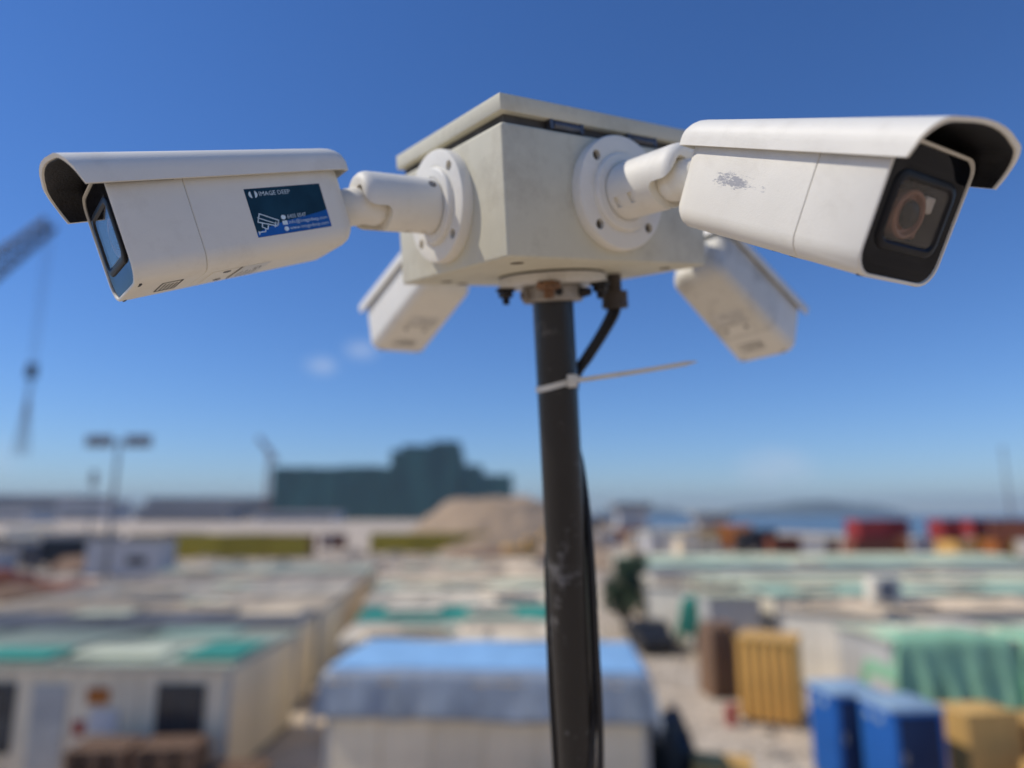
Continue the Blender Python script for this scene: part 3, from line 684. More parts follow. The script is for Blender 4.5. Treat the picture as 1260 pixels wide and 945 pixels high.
# draped sheets
def drape(name, cx, cy, w_, d, z, drop, m_, label, yaw=YAW, amp=.06, front_only=False, cat='tarpaulin', seed=0, group=None, crown=.12):
    b = bmesh.new(); nx, ny = 44, 26
    fl = drop
    ys = [-fl*(1-k/8) for k in range(8)] + [d*k/(ny-16) for k in range(ny-15)] + [d+fl*k/8 for k in range(1, 9)]
    xs = [-fl*(1-k/6) for k in range(6)] + [w_*k/(nx-12) for k in range(nx-11)] + [w_+fl*k/6 for k in range(1, 7)]
    V = []
    for y in ys:
        row = []
        for x in xs:
            ox = max(0, -x, x-w_); oy = max(0, -y, y-d); hang = math.hypot(ox, oy)
            nz = noise.noise(Vector((x*.9+seed, y*.9, seed))); nz2 = noise.noise(Vector((x*2.6+seed, y*.5, 3+seed)))
            X = min(max(x, 0), w_); Y = min(max(y, 0), d)
            out = .05+hang*(.10+.16*nz2)
            X += out*(-1 if x < 0 else 1 if x > w_ else 0); Y += out*(-1 if y < 0 else 1 if y > d else 0)
            Z = z - hang*(.93+.12*nz) + (crown*math.sin(math.pi*X/w_)*math.sin(math.pi*min(max(Y/d, 0), 1)) + amp*nz if hang == 0 else amp*nz*.5)
            row.append(b.verts.new((X, Y, max(.05, Z))))
        V.append(row)
    for i in range(len(V)-1):
        for j in range(len(V[0])-1): b.faces.new((V[i][j], V[i][j+1], V[i+1][j+1], V[i+1][j]))
    me = to_mesh(name, b, M[m_], 1, 80)
    o = link(name, me); o.matrix_world = TR(cx, cy, 0, yaw)
    md = o.modifiers.new('thickness', 'SOLIDIFY'); md.thickness = .012
    return tag(o, label, cat, group)
drape('tarpaulin', -3.9, 15.25, 6.7, 3.4, 2.78, .95, 'greynet', 'grey blue sheet hanging in folds round the beige cabin roof, under the blue one', yaw=-4, amp=.05, seed=2, cat='sheet')
drape('tarpaulin', -3.8, 15.5, 6.5, 3.0, 2.86, .16, 'bluetarp', 'bright blue tarpaulin on the roof of the central cabin', yaw=-4, amp=.07, seed=5, crown=.18)
drape('shade_net', 10.35, 19.5, 3.2, 1.2, 2.72, 2.0, 'greennet', 'left of the two green shade nets hanging down the grey cabin', amp=.05, seed=8, cat='net', group='green shade nets')
drape('shade_net', 13.9, 19.7, 4.2, 1.2, 2.72, 2.1, 'greennet', 'right of the two green shade nets hanging down the grey cabin', amp=.05, seed=15, cat='net', group='green shade nets')
drape('turquoise_panel', 7.6, 31.4, .9, .5, 2.3, 1.5, 'r_green', 'turquoise green sheet hung beside the small grey cabin', seed=4, cat='sheet')

# blue portable cabins
def toilet(x, y, yaw, label):
    e = empty('portable_toilet', TR(x, y, 0, yaw), label, 'portable toilet', 'two blue portable toilets')
    obj('body', bx(0, 1.15, 0, 1.15,   .1, 2.0, .03, 2), M['blue'], e)
    obj('skid', bx(.02, 1.13, -.05, 1.2, .0, .12, .01, 1), M['steel'], e)
    obj('roof', loft(bmesh.new(), [[(-.04, -.04, 1.99), (1.19, -.04, 1.99), (1.19, 1.19, 1.99), (-.04, 1.19, 1.99)], [(.0, .0, 2.07), (1.15, 0, 2.07), (1.15, 1.15, 2.07), (0, 1.15, 2.07)], [(.25, .25, 2.14), (.9, .25, 2.14), (.9, .9, 2.14), (.25, .9, 2.14)]]), M['bluegrey'], e)
    d = obj('door', bx(.12, 1.03, -.03, .03,   .2, 1.9, .02, 2), M['shade_navy'], e)
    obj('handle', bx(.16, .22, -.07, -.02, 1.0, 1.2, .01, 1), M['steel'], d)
    for k in range(4):
        obj('side_rib', bx(-.03, .01, .14+.24*k, .22+.24*k, .2, 1.92, .01, 1), M['blue'], e)
    for k in range(2): obj('vent', bx(-.035, .0, .3+.4*k, .5+.4*k, 1.68, 1.82, .01, 1), M['bluegrey'], e)
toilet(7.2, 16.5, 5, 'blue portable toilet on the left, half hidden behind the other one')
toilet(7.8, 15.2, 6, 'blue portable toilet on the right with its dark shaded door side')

# yellow ribbed container, brown boards, drum
e = empty('ribbed_tank', TR(6.7, 21.6, 0, -28), 'tall yellow ribbed bin standing beside the track', 'bin')
obj('bin_body', bx(0, 1.6, 0, 1.4, .15, 2.35, .06, 2), M['yellow'], e); obj('rim', bx(-.06, 1.66, -.06, 1.46, 2.3, 2.42, .02, 1), M['yellow'], e)
for k in range(6): obj('rib', bx(.08+.27*k, .16+.27*k, -.06, .02, .15, 2.3, .01, 1), M['yellow'], e)
for k in range(5): obj('rib', bx(-.06, .02, .1+.27*k, .18+.27*k, .15, 2.3, .01, 1), M['yellow'], e)
for k in range(2): obj('runner', bx(.1, 1.5, .15+.9*k, .3+.9*k, 0, .16), M['steel'], e)
e = empty('board_stack', TR(6.6, 24.2, 0, 8), 'upright brown boards stacked left of the yellow bin', 'boards')
for k in range(6):
    obj('board', bx(0, .12, .0, 1.2, 0, 2.2+.07*(k % 3), .01, 1), M['wood'], e, T(.16*k, random.uniform(-.08, .08), 0) @ Matrix.Rotation(R(random.uniform(-2, 2)), 4, 'Y'))
b = lathe(bmesh.new(), [(.15, 0), (.17, .01), (.17, .17), (.18, .18), (.18, .2), (.17, .21), (.17, .36), (.18, .37), (.18, .39), (.17, .4), (.17, .54), (.15, .56), (.14, .54)], 28, Matrix.Rotation(R(-90), 4, 'Y'))
o = obj('drum', b, M['red']); o.matrix_world = TR(6.35, 21.4, .0); tag(o, 'small red drum by the foot of the yellow bin', 'drum')

# crates, pallets, loose things at the front
def crate(x, y, yaw, w_, d, h, label, m_='ply', group='ochre crates in the right corner'):
    e = empty('plywood_crate', TR(x, y, 0, yaw), label, 'crate', group)
    obj('crate_body', bx(.03, w_-.03, .03, d-.03, .1, h-.03), M[m_], e)
    n = max(3, int(w_/.3))
    for k in range(n): obj('plank', bx(w_/n*k+.01, w_/n*(k+1)-.01, 0, .03, .1, h, .004, 1), M[m_], e)
    for k in range(n): obj('lid_plank', bx(w_/n*k+.01, w_/n*(k+1)-.01, 0, d, h-.03, h+.0, .004, 1), M[m_], e)
    nd = max(3, int(d/.3))
    for k in range(nd): obj('plank', bx(0, .03, d/nd*k+.01, d/nd*(k+1)-.01, .1, h-.035, .004, 1), M[m_], e)
    for k in range(2): obj('runner', bx(.0, w_, d*.15+d*.6*k, d*.25+d*.6*k, 0, .1), M['wood'], e)
crate(9.75, 15.9, 8, 1.3, 1.0, 1.75, 'tall ochre plywood crate right of the blue toilets')
crate(11.2, 15.9, -6, 1.5, 1.2, 1.55, 'wide ochre plywood crate at the right edge in front of the nets')
crate(10.4, 14.2, 4, 1.3, 1.0, 1.1, 'low ochre plywood crate at the bottom right corner')
crate(4.0, 16.6, -15, 1.3, .9, .55, 'flat ochre crate on the track at the bottom', group='ochre crates along the cabins')
crate(.35, 13.9, 3, .55, .5, .95, 'small yellow crate in front of the beige cabin wall right of centre', 'yellow', 'ochre crates along the cabins')
crate(-1.9, 13.9, -4, .6, .5, .7, 'small yellow crate in front of the beige cabin wall left of the pole', 'yellow', 'ochre crates along the cabins')
def heap(x, y, w_, d, h, m_, name, label, cat, seed):
    b = bmesh.new(); bmesh.ops.create_icosphere(b, subdivisions=4, radius=1)
    for v in b.verts:
        n_ = noise.noise(v.co*1.8+Vector((seed, 0, 0)))*.3+noise.noise(v.co*5+Vector((seed, 9, 0)))*.1
        v.co *= 1+n_; v.co.x *= w_/2; v.co.y *= d/2; v.co.z = max(-.0, v.co.z)*h
    o = obj(name, b, M[m_], ang=80); o.matrix_world = TR(x, y, 0); return tag(o, label, cat)
heap(3.75, 17.9, 1.3, 1.5, 1.25, 'blacksheet', 'covered_heap', 'heap under black plastic beside the beige cabin corner', 'heap', 3)
heap(-12.2, 14.6, 2.2, 1.6, 1.0, 'paper', 'covered_heap', 'heap under a pale sheet in the bottom left corner', 'heap', 7)
for i, (x, y, n_) in enumerate(((-9.1, 15.2, 9), (-7.75, 15.3, 9), (-6.5, 15.5, 5))):
    for k in range(n_):
        if i == 0 and k == 0:
            e = empty('pallet', TR(x, y, 0, 3), '', 'pallet'); pal = e
            for q in range(6): obj('deck_board', bx(0, 1.2, .17*q, .17*q+.12, .11, .135), M['wood'], e)
            for q in range(3): obj('bearer', bx(.0+.54*q, .12+.54*q, 0, .97, .02, .109), M['wood'], e)
        else:
            e = pal.copy(); col.objects.link(e)
            for c in pal.children:
                cc = c.copy(); col.objects.link(cc); cc.parent = e
            e.matrix_world = TR(x+random.uniform(-.04, .04), y, .137*k, 3+random.uniform(-3, 3))
        pos = ['left', 'middle', 'right'][i]
        lev = ['bottom', 'second from bottom', 'third from bottom', 'fourth from bottom', 'fifth from bottom', 'fourth from top', 'third from top', 'second from top', 'topmost'][k if k < n_-1 else 8]
        tag(e, f'brown wooden pallet, {lev} in the {pos} stack before the mint roofed cabin', 'pallet', 'brown pallets in three stacks')
# cars and trucks
def vehicle(name, x, y, yaw, L_, w_, h, m_, label, cat, group=None, cabfrac=.3, boxm=None):
    e = empty(name, TR(x, y, 0, yaw), label, cat, group)
    if cat == 'car':
        prof = [(0, .3), (0, .75), (.1, .88), (.9, .95), (1.5, 1.4), (2.9, 1.42), (3.7, .98), (4.15, .92), (4.2, .35)]
        rings = [[(a*L_/4.2, yy, z*h/1.42) for a, z in prof] for yy in (0, w_)]
        obj('body', loft(bmesh.new(), rings), M[m_], e)
        for yy in (-.01, w_-.02): obj('side_window', loft(bmesh.new(), [[(a*L_/4.2, yy+dy, z*h/1.42) for a, z in ((1.05, .96), (1.55, 1.34), (2.85, 1.35), (3.5, .99))] for dy in (0, .03)]), M['wpane'], e)
    else:
        obj('chassis', bx(0, L_, .15, w_-.15, .5, .8), M['steel'], e)
        c = obj('cab', bx(0, L_*cabfrac-.1, 0, w_, .6, h*.85, .12, 2), M[m_], e)
        obj('windscreen', bx(-.03, .1, .2, w_-.2, h*.5, h*.78, .03, 1), M['wpane'], c)
        for yy in (-.03, w_-.03): obj('side_window', bx(.35, L_*cabfrac-.4, yy, yy+.06, h*.5, h*.76, .02, 1), M['wpane'], c)
        obj('load_body', bx(L_*cabfrac, L_, -.05, w_+.05, .82, h, .04, 1), M[boxm or m_], e)
    wr = .32*h/1.42 if cat == 'car' else .5
    wm = cached(('wheel', round(wr, 2)), lambda: to_mesh('wheel', lathe(bmesh.new(), [(wr*.6, -.12), (wr, -.1), (wr, .1), (wr*.6, .12)], 20, Matrix.Rotation(R(90), 4, 'Z')), M['tyre']))
    for fx in ((.2, .8) if cat == 'car' else (.14, .68, .85)):
        for yy in (.1, w_-.1): link('wheel', wm, e, T(L_*fx, yy, wr))
    return e
vehicle('parked_car', 7.0, 31.0, 93, 3.4, 1.4, 1.25, 'blacksheet', 'dark car parked on the track beside the bush', 'car')
VL = [('orange', 'yellow', 'orange truck with a yellow body, left of the group on the right horizon', 25.5, 110, 15, 8, 3.6), ('yellow', 'orange', 'yellow truck with an orange load body beside the dark one', 30, 113, -20, 8, 4.2),
      ('blacksheet', 'blacksheet', 'dark truck at the right end of the yellow and orange trucks', 35, 108, 10, 6, 3.6), ('farwhite', 'farwhite', 'white truck nearest the sand bank right of the pole', 20, 118, 0, 7, 3.4)]
for m_, bmn, lb, x, y, yw, l_, h_ in VL: vehicle('truck', x, y, yw, l_, 2.5, h_, m_, lb, 'truck', 'trucks on the far ground', boxm=bmn)
for x, y, yw, l_, lb in ((-54, 78, 20, 6, 'dark truck, front one of three beyond the left cabins'), (-59, 84, 160, 6, 'dark truck, leftmost of three beyond the left cabins'), (-56, 90, 5, 5, 'dark truck, rear right one of three beyond the left cabins')):
    vehicle('truck', x, y, yw, l_, 2.5, 3.2, 'steel', lb, 'truck', 'trucks on the far ground', boxm='blacksheet')

# clutter on the far ground
def hut(x, y, yaw, w_, d, h, m_, rm, label):
    e = empty('site_hut', TR(x, y, 0, yaw), label, 'hut', 'small huts on the far ground')
    obj('wall', bx(0, w_, 0, d, 0, h), M[m_], e); obj('roof', bx(-.15, w_+.15, -.15, d+.15, h+.003, h+.15), M[rm], e)
    obj('door', bx(w_*.2, w_*.2+.9, -.06, .02, .1, 2.0), M['greywall'], e); obj('window', bx(w_*.55, w_*.8, -.06, .02, 1.0, 1.8), M['wpane'], e)
HN = {'farwhite': 'white', 'cream': 'cream', 'greywall': 'grey', 'r_tan': 'tan', 'blue': 'blue', 'rustred': 'rust red', 'orange': 'orange', 'olive': 'olive'}
random.seed(8); cnt = {}
ord_ = ['first', 'second', 'third', 'fourth', 'fifth', 'sixth', 'seventh', 'eighth', 'ninth', 'tenth', 'eleventh', 'twelfth', 'thirteenth', 'fourteenth', 'fifteenth', 'sixteenth', 'seventeenth', 'eighteenth', 'nineteenth', 'twentieth']
HL = [(random.uniform(-100, -30), random.uniform(62, 135), random.choice(['farwhite', 'cream', 'greywall', 'farwhite', 'rustred'])) for _ in range(22)]
HL += [(random.uniform(14, 46), random.uniform(95, 150), random.choice(['farwhite', 'r_tan', 'orange', 'cream', 'rustred'])) for _ in range(13)]
HL += [(random.uniform(-26, -8), random.uniform(86, 120), random.choice(['farwhite', 'orange', 'rustred'])) for _ in range(6)]
HL.sort(key=lambda a: a[0]/a[1])
for x, y, m_ in HL:
    if -.58 < x/y < .02 and y < 112: continue
    cnt[m_] = cnt.get(m_, 0)+1
    hut(x, y, random.uniform(-20, 20), random.uniform(3, 8), random.uniform(2.5, 4), random.uniform(2.2, 3.4), m_, random.choice(['r_white', 'r_palemint', 'r_grey', 'r_tan']), f'small {HN[m_]} hut on the far ground, {ord_[min(19, cnt[m_]-1)]} {HN[m_]} one counting from the left')
HP = [(random.uniform(-75, -24), random.uniform(48, 92), random.choice(['rust', 'wood', 'sand'])) for _ in range(16)]+[(random.uniform(-22, 18), random.uniform(78, 100), random.choice(['sand', 'wood'])) for _ in range(7)]
HP = [q_ for q_ in HP if not (-.57 < q_[0]/q_[1] < -.27 and q_[1] < 97)]; HP.sort(key=lambda a: a[0]/a[1])
for k, (x, y, m_) in enumerate(HP):
    b = bmesh.new(); bmesh.ops.create_icosphere(b, subdivisions=3, radius=1); wd, hh = random.uniform(2, 6), random.uniform(.7, 2.0)
    for v in b.verts: v.co *= 1+.4*noise.noise(v.co*1.9+Vector((k*3.1, 0, 0))); v.co = Vector((v.co.x*wd, v.co.y*2, max(0, v.co.z)*hh))
    o = obj('spoil_heap', b, M[{'rust': 'rustred', 'wood': 'wood', 'sand': 'sand'}[m_]], ang=80); o.matrix_world = TR(x, y, -.02)
    tag(o, 'low %s heap on the far ground, number %s of the heaps from left' % ({'rust': 'rusty', 'wood': 'brown', 'sand': 'sandy'}[m_], ['one', 'two', 'three', 'four', 'five', 'six', 'seven', 'eight', 'nine', 'ten', 'eleven', 'twelve', 'thirteen', 'fourteen', 'fifteen', 'sixteen', 'seventeen', 'eighteen', 'nineteen', 'twenty', 'twenty one', 'twenty two', 'twenty three'][k]), 'heap', 'low heaps on the far ground')
vl, fl_ = [], []
for k in range(5200):
    if random.random() < .6: x, y = random.uniform(2.2, 8.5), random.uniform(13, 45)
    else: x, y = random.uniform(-90, 20), random.uniform(52, 110)
    q = random.uniform(.015, .07)*(1 if y < 46 else 6)*(3 if random.random() < .03 else 1); m = TR(x, y, 0, random.uniform(0, 180)); n0 = len(vl); ex = random.uniform(.5, 2)
    for zz, kk in ((-.01, 1), (q*.5, .7)):
        for cx, cy in ((-1, -.5), (1, -.5), (1, .5), (-1, .5)): vl.append(m @ Vector((cx*q*kk*ex, cy*q*kk*1.6, zz)))
    fl_ += [[n0+4, n0+5, n0+6, n0+7]]+[[n0+a, n0+(a+1) % 4, n0+4+(a+1) % 4, n0+4+a] for a in range(4)]
rme = bpy.data.meshes.new('rubble'); rme.from_pydata(vl, [], fl_); rme.materials.append(M['rubble'])
tag(link('rubble', rme), kind='stuff')
# unseen plank deck, added to darken the glass reflections and bounce warm light
deck = tag(obj('bounce_deck', bx(-3.5, 3.5, -5.5, 1.0, 4.1, 4.3), M['rail']), kind='structure')
pk = to_mesh('plank', bx(-3.5, 3.5, .01, .22, 0, .04, .006, 1), M['bounce_wood'])
for k in range(28): link('plank', pk, deck, T(0, -5.48+.23*k, 4.304))
for cx in (-3.3, 3.3):
    for cy in (-5.2, .7): link('post', cached(('deckpost',), lambda: to_mesh('post', bx(-.08, .08, -.08, .08, 0, 4.1), M['steel'])), deck, T(cx, cy, 0))

# far containers
def container(x, y, yaw, m_, label, group, z=0, L_=6.06, h=2.6, endm=None):
    e = empty('shipping_container', TR(x, y, z, yaw), label, 'container', group)
    def shell():
        n_ = 20; pr = []
        for k in range(n_):
            a = L_*k/n_; q = L_/n_; pr += [(a, 0), (a+q*.4, 0), (a+q*.5, .06), (a+q*.9, .06)]
        pr += [(L_, 0)]
        ring = [(a, yy, ) for a, yy in pr]+[(L_, 2.4), (0, 2.4)]
        return to_mesh('side_walls', loft(bmesh.new(), [[(a, yy, zz) for a, yy in ring] for zz in (.15, h-.12)]), M[m_])
    link('side_walls', cached(('ct', m_, L_, h), shell), e)
    def fr():
        b = bmesh.new()
        for cx in (0, L_):
            for cy in (0, 2.4): box(b, cx-.08, cx+.08, cy-.08, cy+.08, 0, h)
        for cy in (0, 2.4):
            for zz in (.07, h-.07): box(b, .05, L_-.05, cy-.06, cy+.06, zz-.06, zz+.06)
        for cx in (0, L_):
            for zz in (.07, h-.07): box(b, cx-.065, cx+.065, .05, 2.35, zz-.055, zz+.055)
        return to_mesh('frame', b, M[endm or m_])
    link('frame', cached(('cf', endm or m_, L_, h), fr), e)
    for cx, nm in ((-.05, 'door'), (L_+.0, 'end_wall')):
        link(nm, cached((nm, endm or m_, h), lambda: to_mesh(nm, bx(0, .05, .1, 2.3, .16, h-.14), M[endm or m_])), e, T(cx, 0, 0))
    return e
names = ['first', 'second', 'third', 'fourth']
for k in range(4):
    container(-52+6.1*k, 96+.3*k, 2, 'olive', f'olive container with rust red ends, {names[k]} from the left in the left row', 'olive containers in a row', h=3.2, endm='rustred' if k in (0, 3) else 'olive')
for k in range(3):
    container(-22+6.1*k, 110, 1, 'olive', f'olive container, {names[k]} from the left in the row before the sand heap', 'olive containers in a row', h=3.0)
random.seed(5)
RC = [(45, 93, 0, 'rustred'), (51.5, 96, 0, 'orange'), (46, 93.5, 1, 'red'), (57, 91, 0, 'yellow'), (58, 95, 1, 'red'), (63.5, 93, 0, 'orange'), (64, 94, 1, 'rustred'), (53, 101, 0, 'red'), (53.5, 101, 1, 'red'), (60, 103, 0, 'farwhite'), (66, 101, 1, 'red'), (66, 101, 0, 'olive'), (71, 92, 0, 'red'), (41, 100, 0, 'farwhite'), (39, 106, 0, 'rustred')]
CN = {'rustred': 'rust red', 'farwhite': 'white'}
for k, (x, y, lv, m_) in enumerate(RC):
    nm_ = ['leftmost', 'second', 'third', 'fourth', 'fifth', 'sixth', 'seventh', 'eighth'][[q for q in sorted(RC) if q[3] == m_].index(RC[k])]
    container(x, y, random.uniform(-40, 40) if not lv else random.uniform(-25, 25), m_, f'{CN.get(m_, m_)} container on the right horizon, {nm_ if nm_ == "leftmost" else nm_ + " from left"} of that colour', 'coloured containers on the right horizon', z=2.63*lv, L_=(6.06, 3.0, 4.6)[k % 3])
# yellow excavator beside the mound
e = empty('excavator', TR(-.5, 84, 0, 10), 'yellow excavator at the foot of the sand heap, left of the pole', 'excavator')
for yy in (0, 2.0):
    b = bmesh.new(); rings = []
    pr = [(0, .4), (.35, 0), (3.2, 0), (3.6, .4), (3.2, .85), (.35, .85)]
    obj('crawler_track', loft(b, [[(a, yy+dy, z) for a, z in pr] for dy in (0, .6)]), M['tyre'], e)
h_ = obj('house', bx(-.3, 3.4, .15, 2.5, .95, 2.2, .1, 2), M['yellow'], e)
obj('cab', bx(2.2, 3.6, .15, 1.2, 2.0, 3.1, .1, 2), M['yellow'], e); obj('cab_window', bx(2.4, 3.63, .12, 1.22, 2.3, 2.95, .04, 1), M['wpane'], e)
obj('boom', tube(bmesh.new(), [(3.2, 1.7, 1.7), (5.0, 1.7, 4.0), (6.6, 1.7, 4.0)], .22, 8), M['yellow'], e)
obj('stick', tube(bmesh.new(), [(6.6, 1.7, 4.2), (7.2, 1.7, 1.5)], .17, 8), M['yellow'], e)
obj('bucket', loft(bmesh.new(), [[(6.7, y_, 1.6), (7.5, y_, 1.5), (7.4, y_, .6), (6.8, y_, .5), (6.5, y_, .9)] for y_ in (1.2, 2.2)]), M['steel'], e)

# sand heap
b = bmesh.new(); bmesh.ops.create_grid(b, x_segments=70, y_segments=50, size=1)
for v in b.verts:
    x, y = v.co.x, v.co.y; r_ = math.hypot(x, y)
    z = max(0, 1-r_)**.8 * 14 * (1-.35*max(0, x))
    z = min(z, 8.2+1.6*noise.noise(Vector((x*3, y*3, 0))))
    v.co = Vector((x*19, y*14, z+.6*noise.noise(Vector((x*8, y*8, 2)))*(z > .2)-.02))
o = obj('sand_heap', b, M['sand'], ang=80); o.matrix_world = TR(-1.5, 122, 0); tag(o, 'wide tan sand heap behind the pole', 'sand heap')

# bush with leaves
def tree(x, y, h, w_, label, name='leafy_tree', n_=2600, seed=1):
    random.seed(seed); e = empty(name, TR(x, y, 0), label, 'tree')
    b = tube(bmesh.new(), spline([(0, 0, 0), (.05, 0, h*.3), (-.05, .05, h*.6), (0, 0, h*.8)], 4), [.12-.008*i for i in range(13)], 8)
    for k in range(6):
        a = random.uniform(0, 6.28); z0 = h*random.uniform(.25, .6)
        tube(b, [(0, 0, z0), (math.cos(a)*w_*.25, math.sin(a)*w_*.25, z0+h*.15), (math.cos(a)*w_*.4, math.sin(a)*w_*.4, z0+h*.22)], [.05, .035, .015], 6)
    obj('trunk', b, M['bark'], e)
    b = bmesh.new()
    cl = [(Vector((random.gauss(0, .22)*w_, random.gauss(0, .22)*w_, h*random.uniform(.25, .95))), random.uniform(.16, .3)*w_) for _ in range(16)]
    for i in range(n_):
        c, r_ = random.choice(cl); d = Vector((random.gauss(0, 1), random.gauss(0, 1), random.gauss(0, 1))).normalized()*r_*random.random()**.4
        p = c+d; u_ = Vector((random.gauss(0, 1), random.gauss(0, 1), random.gauss(0, 1))).normalized(); v_ = u_.orthogonal().normalized(); s_ = random.uniform(.06, .13)
        b.faces.new([b.verts.new(p+u_*s_*1.5), b.verts.new(p+v_*s_*.7), b.verts.new(p-u_*s_*1.5), b.verts.new(p-v_*s_*.7)])
    obj('crown', b, M['leaf'], e)
tree(5.75, 37, 3.7, 2.6, 'dark green bushy tree standing alone at the end of the track')

# lamp masts
def mast(x, y, h, label, heads, name='floodlight_mast', group='floodlight masts'):
    e = empty(name, TR(x, y, 0), label, 'light mast', group)
    obj('mast_pole', tube(bmesh.new(), [(0, 0, 0), (0, 0, h)], [.16, .1], 12), M['steel'], e)
    if heads:
        obj('crossbar', bx(-2.1, 2.1, -.06, .06, h-.06, h+.06), M['steel'], e)
        for k in range(6):
            hx = (-1.9, -1.3, -.7, .7, 1.3, 1.9)[k]
            hd_ = obj('floodlight', bx(hx-.26, hx+.26, -.22, .1, h-.35, h+.45, .04, 1), M['steel'], e)
            obj('lens', bx(hx-.2, hx+.2, -.235, -.215, h-.28, h+.38), M['lamp'], hd_)
    else:
        for k in range(3): hd_ = obj('floodlight', bx(-.5, .5, -.3, .1, h-.7*k-.5, h-.7*k, .04, 1), M['steel'], e)
mast(-26.2, 46, 10.7, 'tall grey mast with two clusters of floodlights on a crossbar, left', True)
mast(-60, 100, 12, 'shorter dark mast just left of the twin floodlight mast', False)
e = empty('antenna_pole', TR(142, 200, 0), 'thin tall pole far off at the right edge', 'pole')
obj('shaft', tube(bmesh.new(), [(0, 0, 0), (0, 0, 24)], [.35, .2], 10), M['steel'], e); obj('shaft_cap', tube(bmesh.new(), [(0, 0, 24), (0, 0, 25)], [.5, .4], 10), M['steel'], e)

# lattice cranes
def lattice(bm, p0, p1, wd, n_, rad):
    p0, p1 = Vector(p0), Vector(p1); d = (p1-p0).normalized(); a = d.orthogonal().normalized(); c = d.cross(a)
    def cor(t, i):
        k = wd*(1-.45*abs(2*t-1)**2); return p0.lerp(p1, t) + (a*(k if i in (0, 3) else -k) + c*(k if i < 2 else -k))*.5
    for i in range(4): tube(bm, [cor(t/6, i) for t in range(7)], rad, 6)
    for s_ in range(n_):
        for i in range(4): tube(bm, [cor(s_/n_, i), cor((s_+1)/n_, (i+1) % 4)], rad*.6, 4)
e = empty('crawler_crane', TR(-88.3, 70, 0), 'dark lattice boom of a crane with its hook block hanging at the left edge', 'crane')
b = bmesh.new(); tip = (38.6, 0, 36.8)
lattice(b, (2, 0, 2.5), tip, 2.1, 34, .16); obj('boom', b, M['cranesteel'], e)
obj('crane_house', bx(-5, 3, -1.7, 1.7, 1.3, 4.2, .2, 2), M['yellow'], e)
for yy in (-2.6, 1.6): obj('crawler_track', bx(-4, 4, yy, yy+1, .0, 1.25, .3, 2), M['tyre'], e)
b = bmesh.new(); lattice(b, (-3, 0, 4), (-9, 0, 13), 1.2, 8, .07); obj('mast', b, M['steel'], e)
obj('pendant_rope', tube(bmesh.new(), [(-9, 0, 13), tip], .05, 6), M['steel'], e)
b = bmesh.new()
for dx in (-.25, .25): tube(b, [(38.6+dx, 0, 36.4), (38.6+dx, 0, 21.2)], .035, 6)
obj('hoist_rope', b, M['steel'], e)
b = bx(38.1, 39.1, -.3, .3, 19.7, 21.3, .2, 2); tube(b, [(38.6, 0, 19.7), (38.6, 0, 19.2), (38.9, 0, 18.9), (38.6, 0, 18.6), (38.3, 0, 18.8)], .1, 8)
obj('hook_block', b, M['cranesteel'], e)
b = bmesh.new()
for dx, dy in ((-.5, -.4), (.5, -.4), (-.5, .4), (.5, .4)): tube(b, [(38.6, 0, 18.7), (38.6+dx, dy, 11.8)], .07, 6)
obj('sling', b, M['farwall'], e)

# wrapped building, far buildings, hills
e = empty('wrapped_building', TR(-228, 662, 0), 'stepped building wrapped in dark green scaffold netting on the horizon', 'building')
def netblock(x0, x1, y0, y1, h, nm='netting'):
    b = bmesh.new(); n_ = max(3, int((x1-x0)/9)); 
    for k in range(n_):
        q = (x1-x0)/n_
        obj(nm, bx(x0+q*k+.3, x0+q*(k+1)-.3, y0-.6-random.uniform(0, .5), y0+3, 0, h+random.uniform(-1, 1), .3, 1), M['scaffnet'], e)
    obj('wall', bx(x0+1, x1-1, y0+1, y1, 0, h-1.5), M['scaffnet'], e)
netblock(0, 112, 0, 60, 50); netblock(112.5, 180, -4, 60, 66); netblock(180.5, 200, -2, 50, 52); netblock(200.5, 229, 0, 50, 43)
obj('netting', bx(122, 178, 2, 40, 66, 71, .4, 1), M['scaffnet'], e); obj('netting', bx(150, 177, 4, 30, 71, 75, .4, 1), M['scaffnet'], e)
e = empty('tower_crane', TR(-224, 640, 0), 'small tower crane at the left end of the green wrapped building', 'crane')
b = bmesh.new(); lattice(b, (0, 0, 0), (0, 0, 58), 2.4, 26, .35); obj('crane_mast', b, M['rustred'], e)
b = bmesh.new(); lattice(b, (5, 0, 56), (-12, 0, 76), 3.0, 10, .4); obj('jib', b, M['rustred'], e)
obj('cab', bx(-2, 2.5, -2, 2, 56, 61, .3, 1), M['farwhite'], e); obj('counterweight', bx(3, 7, -1.5, 1.5, 53, 57, .3, 1), M['rustred'], e)
random.seed(21)
def farb(x, y, w_, d, h, m_, label, cat='building'):
    e = empty('far_building', TR(x, y, 0), label, cat, 'low buildings along the horizon')
    obj('wall', bx(0, w_, 0, d, 0, h), M[m_], e)
    obj('roof', bx(-1, w_+1, -1, d+1, h+.003, h+1.2), M['farwhite' if m_ == 'farwall' else 'farwall'], e)
    for r_ in range(max(1, int(h/6))): obj('window_band', bx(3, w_-3, -.25, .3, 2.2+6*r_, 4.6+6*r_), M['wpane'], e)
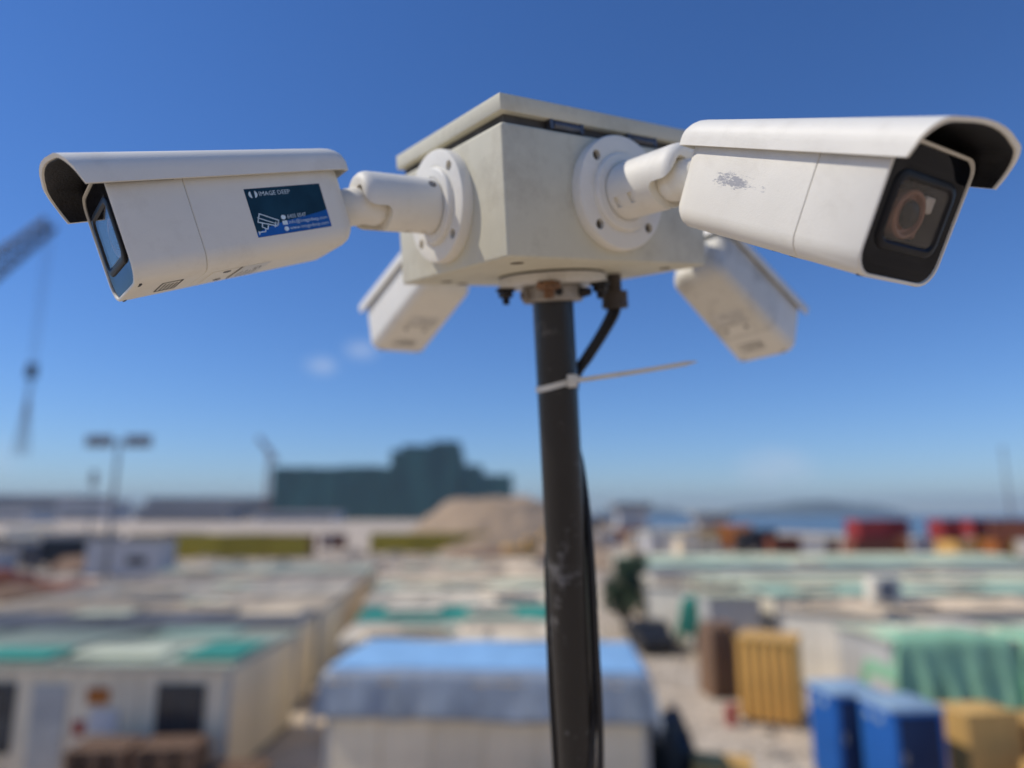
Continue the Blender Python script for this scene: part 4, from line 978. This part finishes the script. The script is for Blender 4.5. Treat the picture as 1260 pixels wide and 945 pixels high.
FB = [(-560, 690, 130, 60, 23, 'farwall', 'long grey building at the far left of the horizon'), (-415, 640, 46, 40, 17, 'farwhite', 'pale block on the left horizon behind the floodlight mast'),
      (-366, 700, 130, 60, 21, 'farwall', 'grey building on the horizon between the mast and the green building'), (-300, 560, 74, 30, 11, 'farwall', 'low grey shed just left of the green wrapped building'),
      (-420, 480, 90, 30, 9, 'farwhite', 'low pale shed on the far left ground'), (-190, 520, 60, 26, 7, 'farwhite', 'low pale shed in front of the green wrapped building'),
      (24, 158, 6.5, 7, 7.2, 'farwhite', 'white block house right of the pole on the horizon'), (12, 150, 9, 6, 4.2, 'r_tan', 'tan shed right of the pole'), (40, 150, 6, 5, 5.0, 'farwhite', 'small white shed right of the trucks')]
for a in FB: farb(*a)
def hills(name, x0, x1, y, h, seed):
    b = bmesh.new(); n_ = 60; rows = []
    for j in range(8):
        t = j/7; row = []
        for i in range(n_+1):
            s_ = i/n_; e_ = math.sin(math.pi*s_)**.7
            z = h*e_*math.sin(math.pi*min(1, t*1.0))*(.6+.55*noise.noise(Vector((s_*4+seed, t*2, 0)))+.2*noise.noise(Vector((s_*12, t*4, seed))))
            row.append(b.verts.new((x0+(x1-x0)*s_, y+t*(x1-x0)*.35, -1.2+max(0, z)*1.0)))
        rows.append(row)
    for j in range(7):
        for i in range(n_): b.faces.new((rows[j][i], rows[j][i+1], rows[j+1][i+1], rows[j+1][i]))
    tag(obj(name, b, M['hill'], ang=80), kind='structure')
hills('hills', 1100, 2100, 3600, 105, 3.3); hills('hills', 420, 1000, 3800, 70, 8.1); hills('hills', -3300, -1200, 3600, 80, 5.5)
# white water tank on the right block and roof top air conditioner
e = empty('air_conditioner', TR(13.4, 26.6, 2.68, 4), 'white air conditioner box standing on the long tan roof', 'air conditioner')
obj('casing', bx(0, 1.1, 0, .6, .05, 1.0, .04, 2), M['white'], e); obj('grille', lathe(bmesh.new(), [(.36, 0), (.36, .02), (.1, .03)], 24, T(.55, -.001, .52) @ Matrix.Rotation(R(-90), 4, 'Z')), M['steel'], e)
for k in range(2): obj('foot', bx(.15+.7*k, .25+.7*k, .05, .55, 0, .06), M['steel'], e)
# ------------------------------------------------------------------ air
hz_ = obj('haze', bx(-6400, 6400, -6400, 6400, -3, 140), None)
hm_ = bpy.data.materials.new('air'); hm_.use_nodes = True; n = hm_.node_tree.nodes; n.remove(n['Principled BSDF'])
pv = n.new('ShaderNodeVolumePrincipled'); pv.inputs['Density'].default_value = .00021; pv.inputs['Color'].default_value = (.52, .66, .82, 1)
hm_.node_tree.links.new(pv.outputs[0], n['Material Output'].inputs['Volume'])
hz_.data.materials.append(hm_); tag(hz_, kind='stuff')
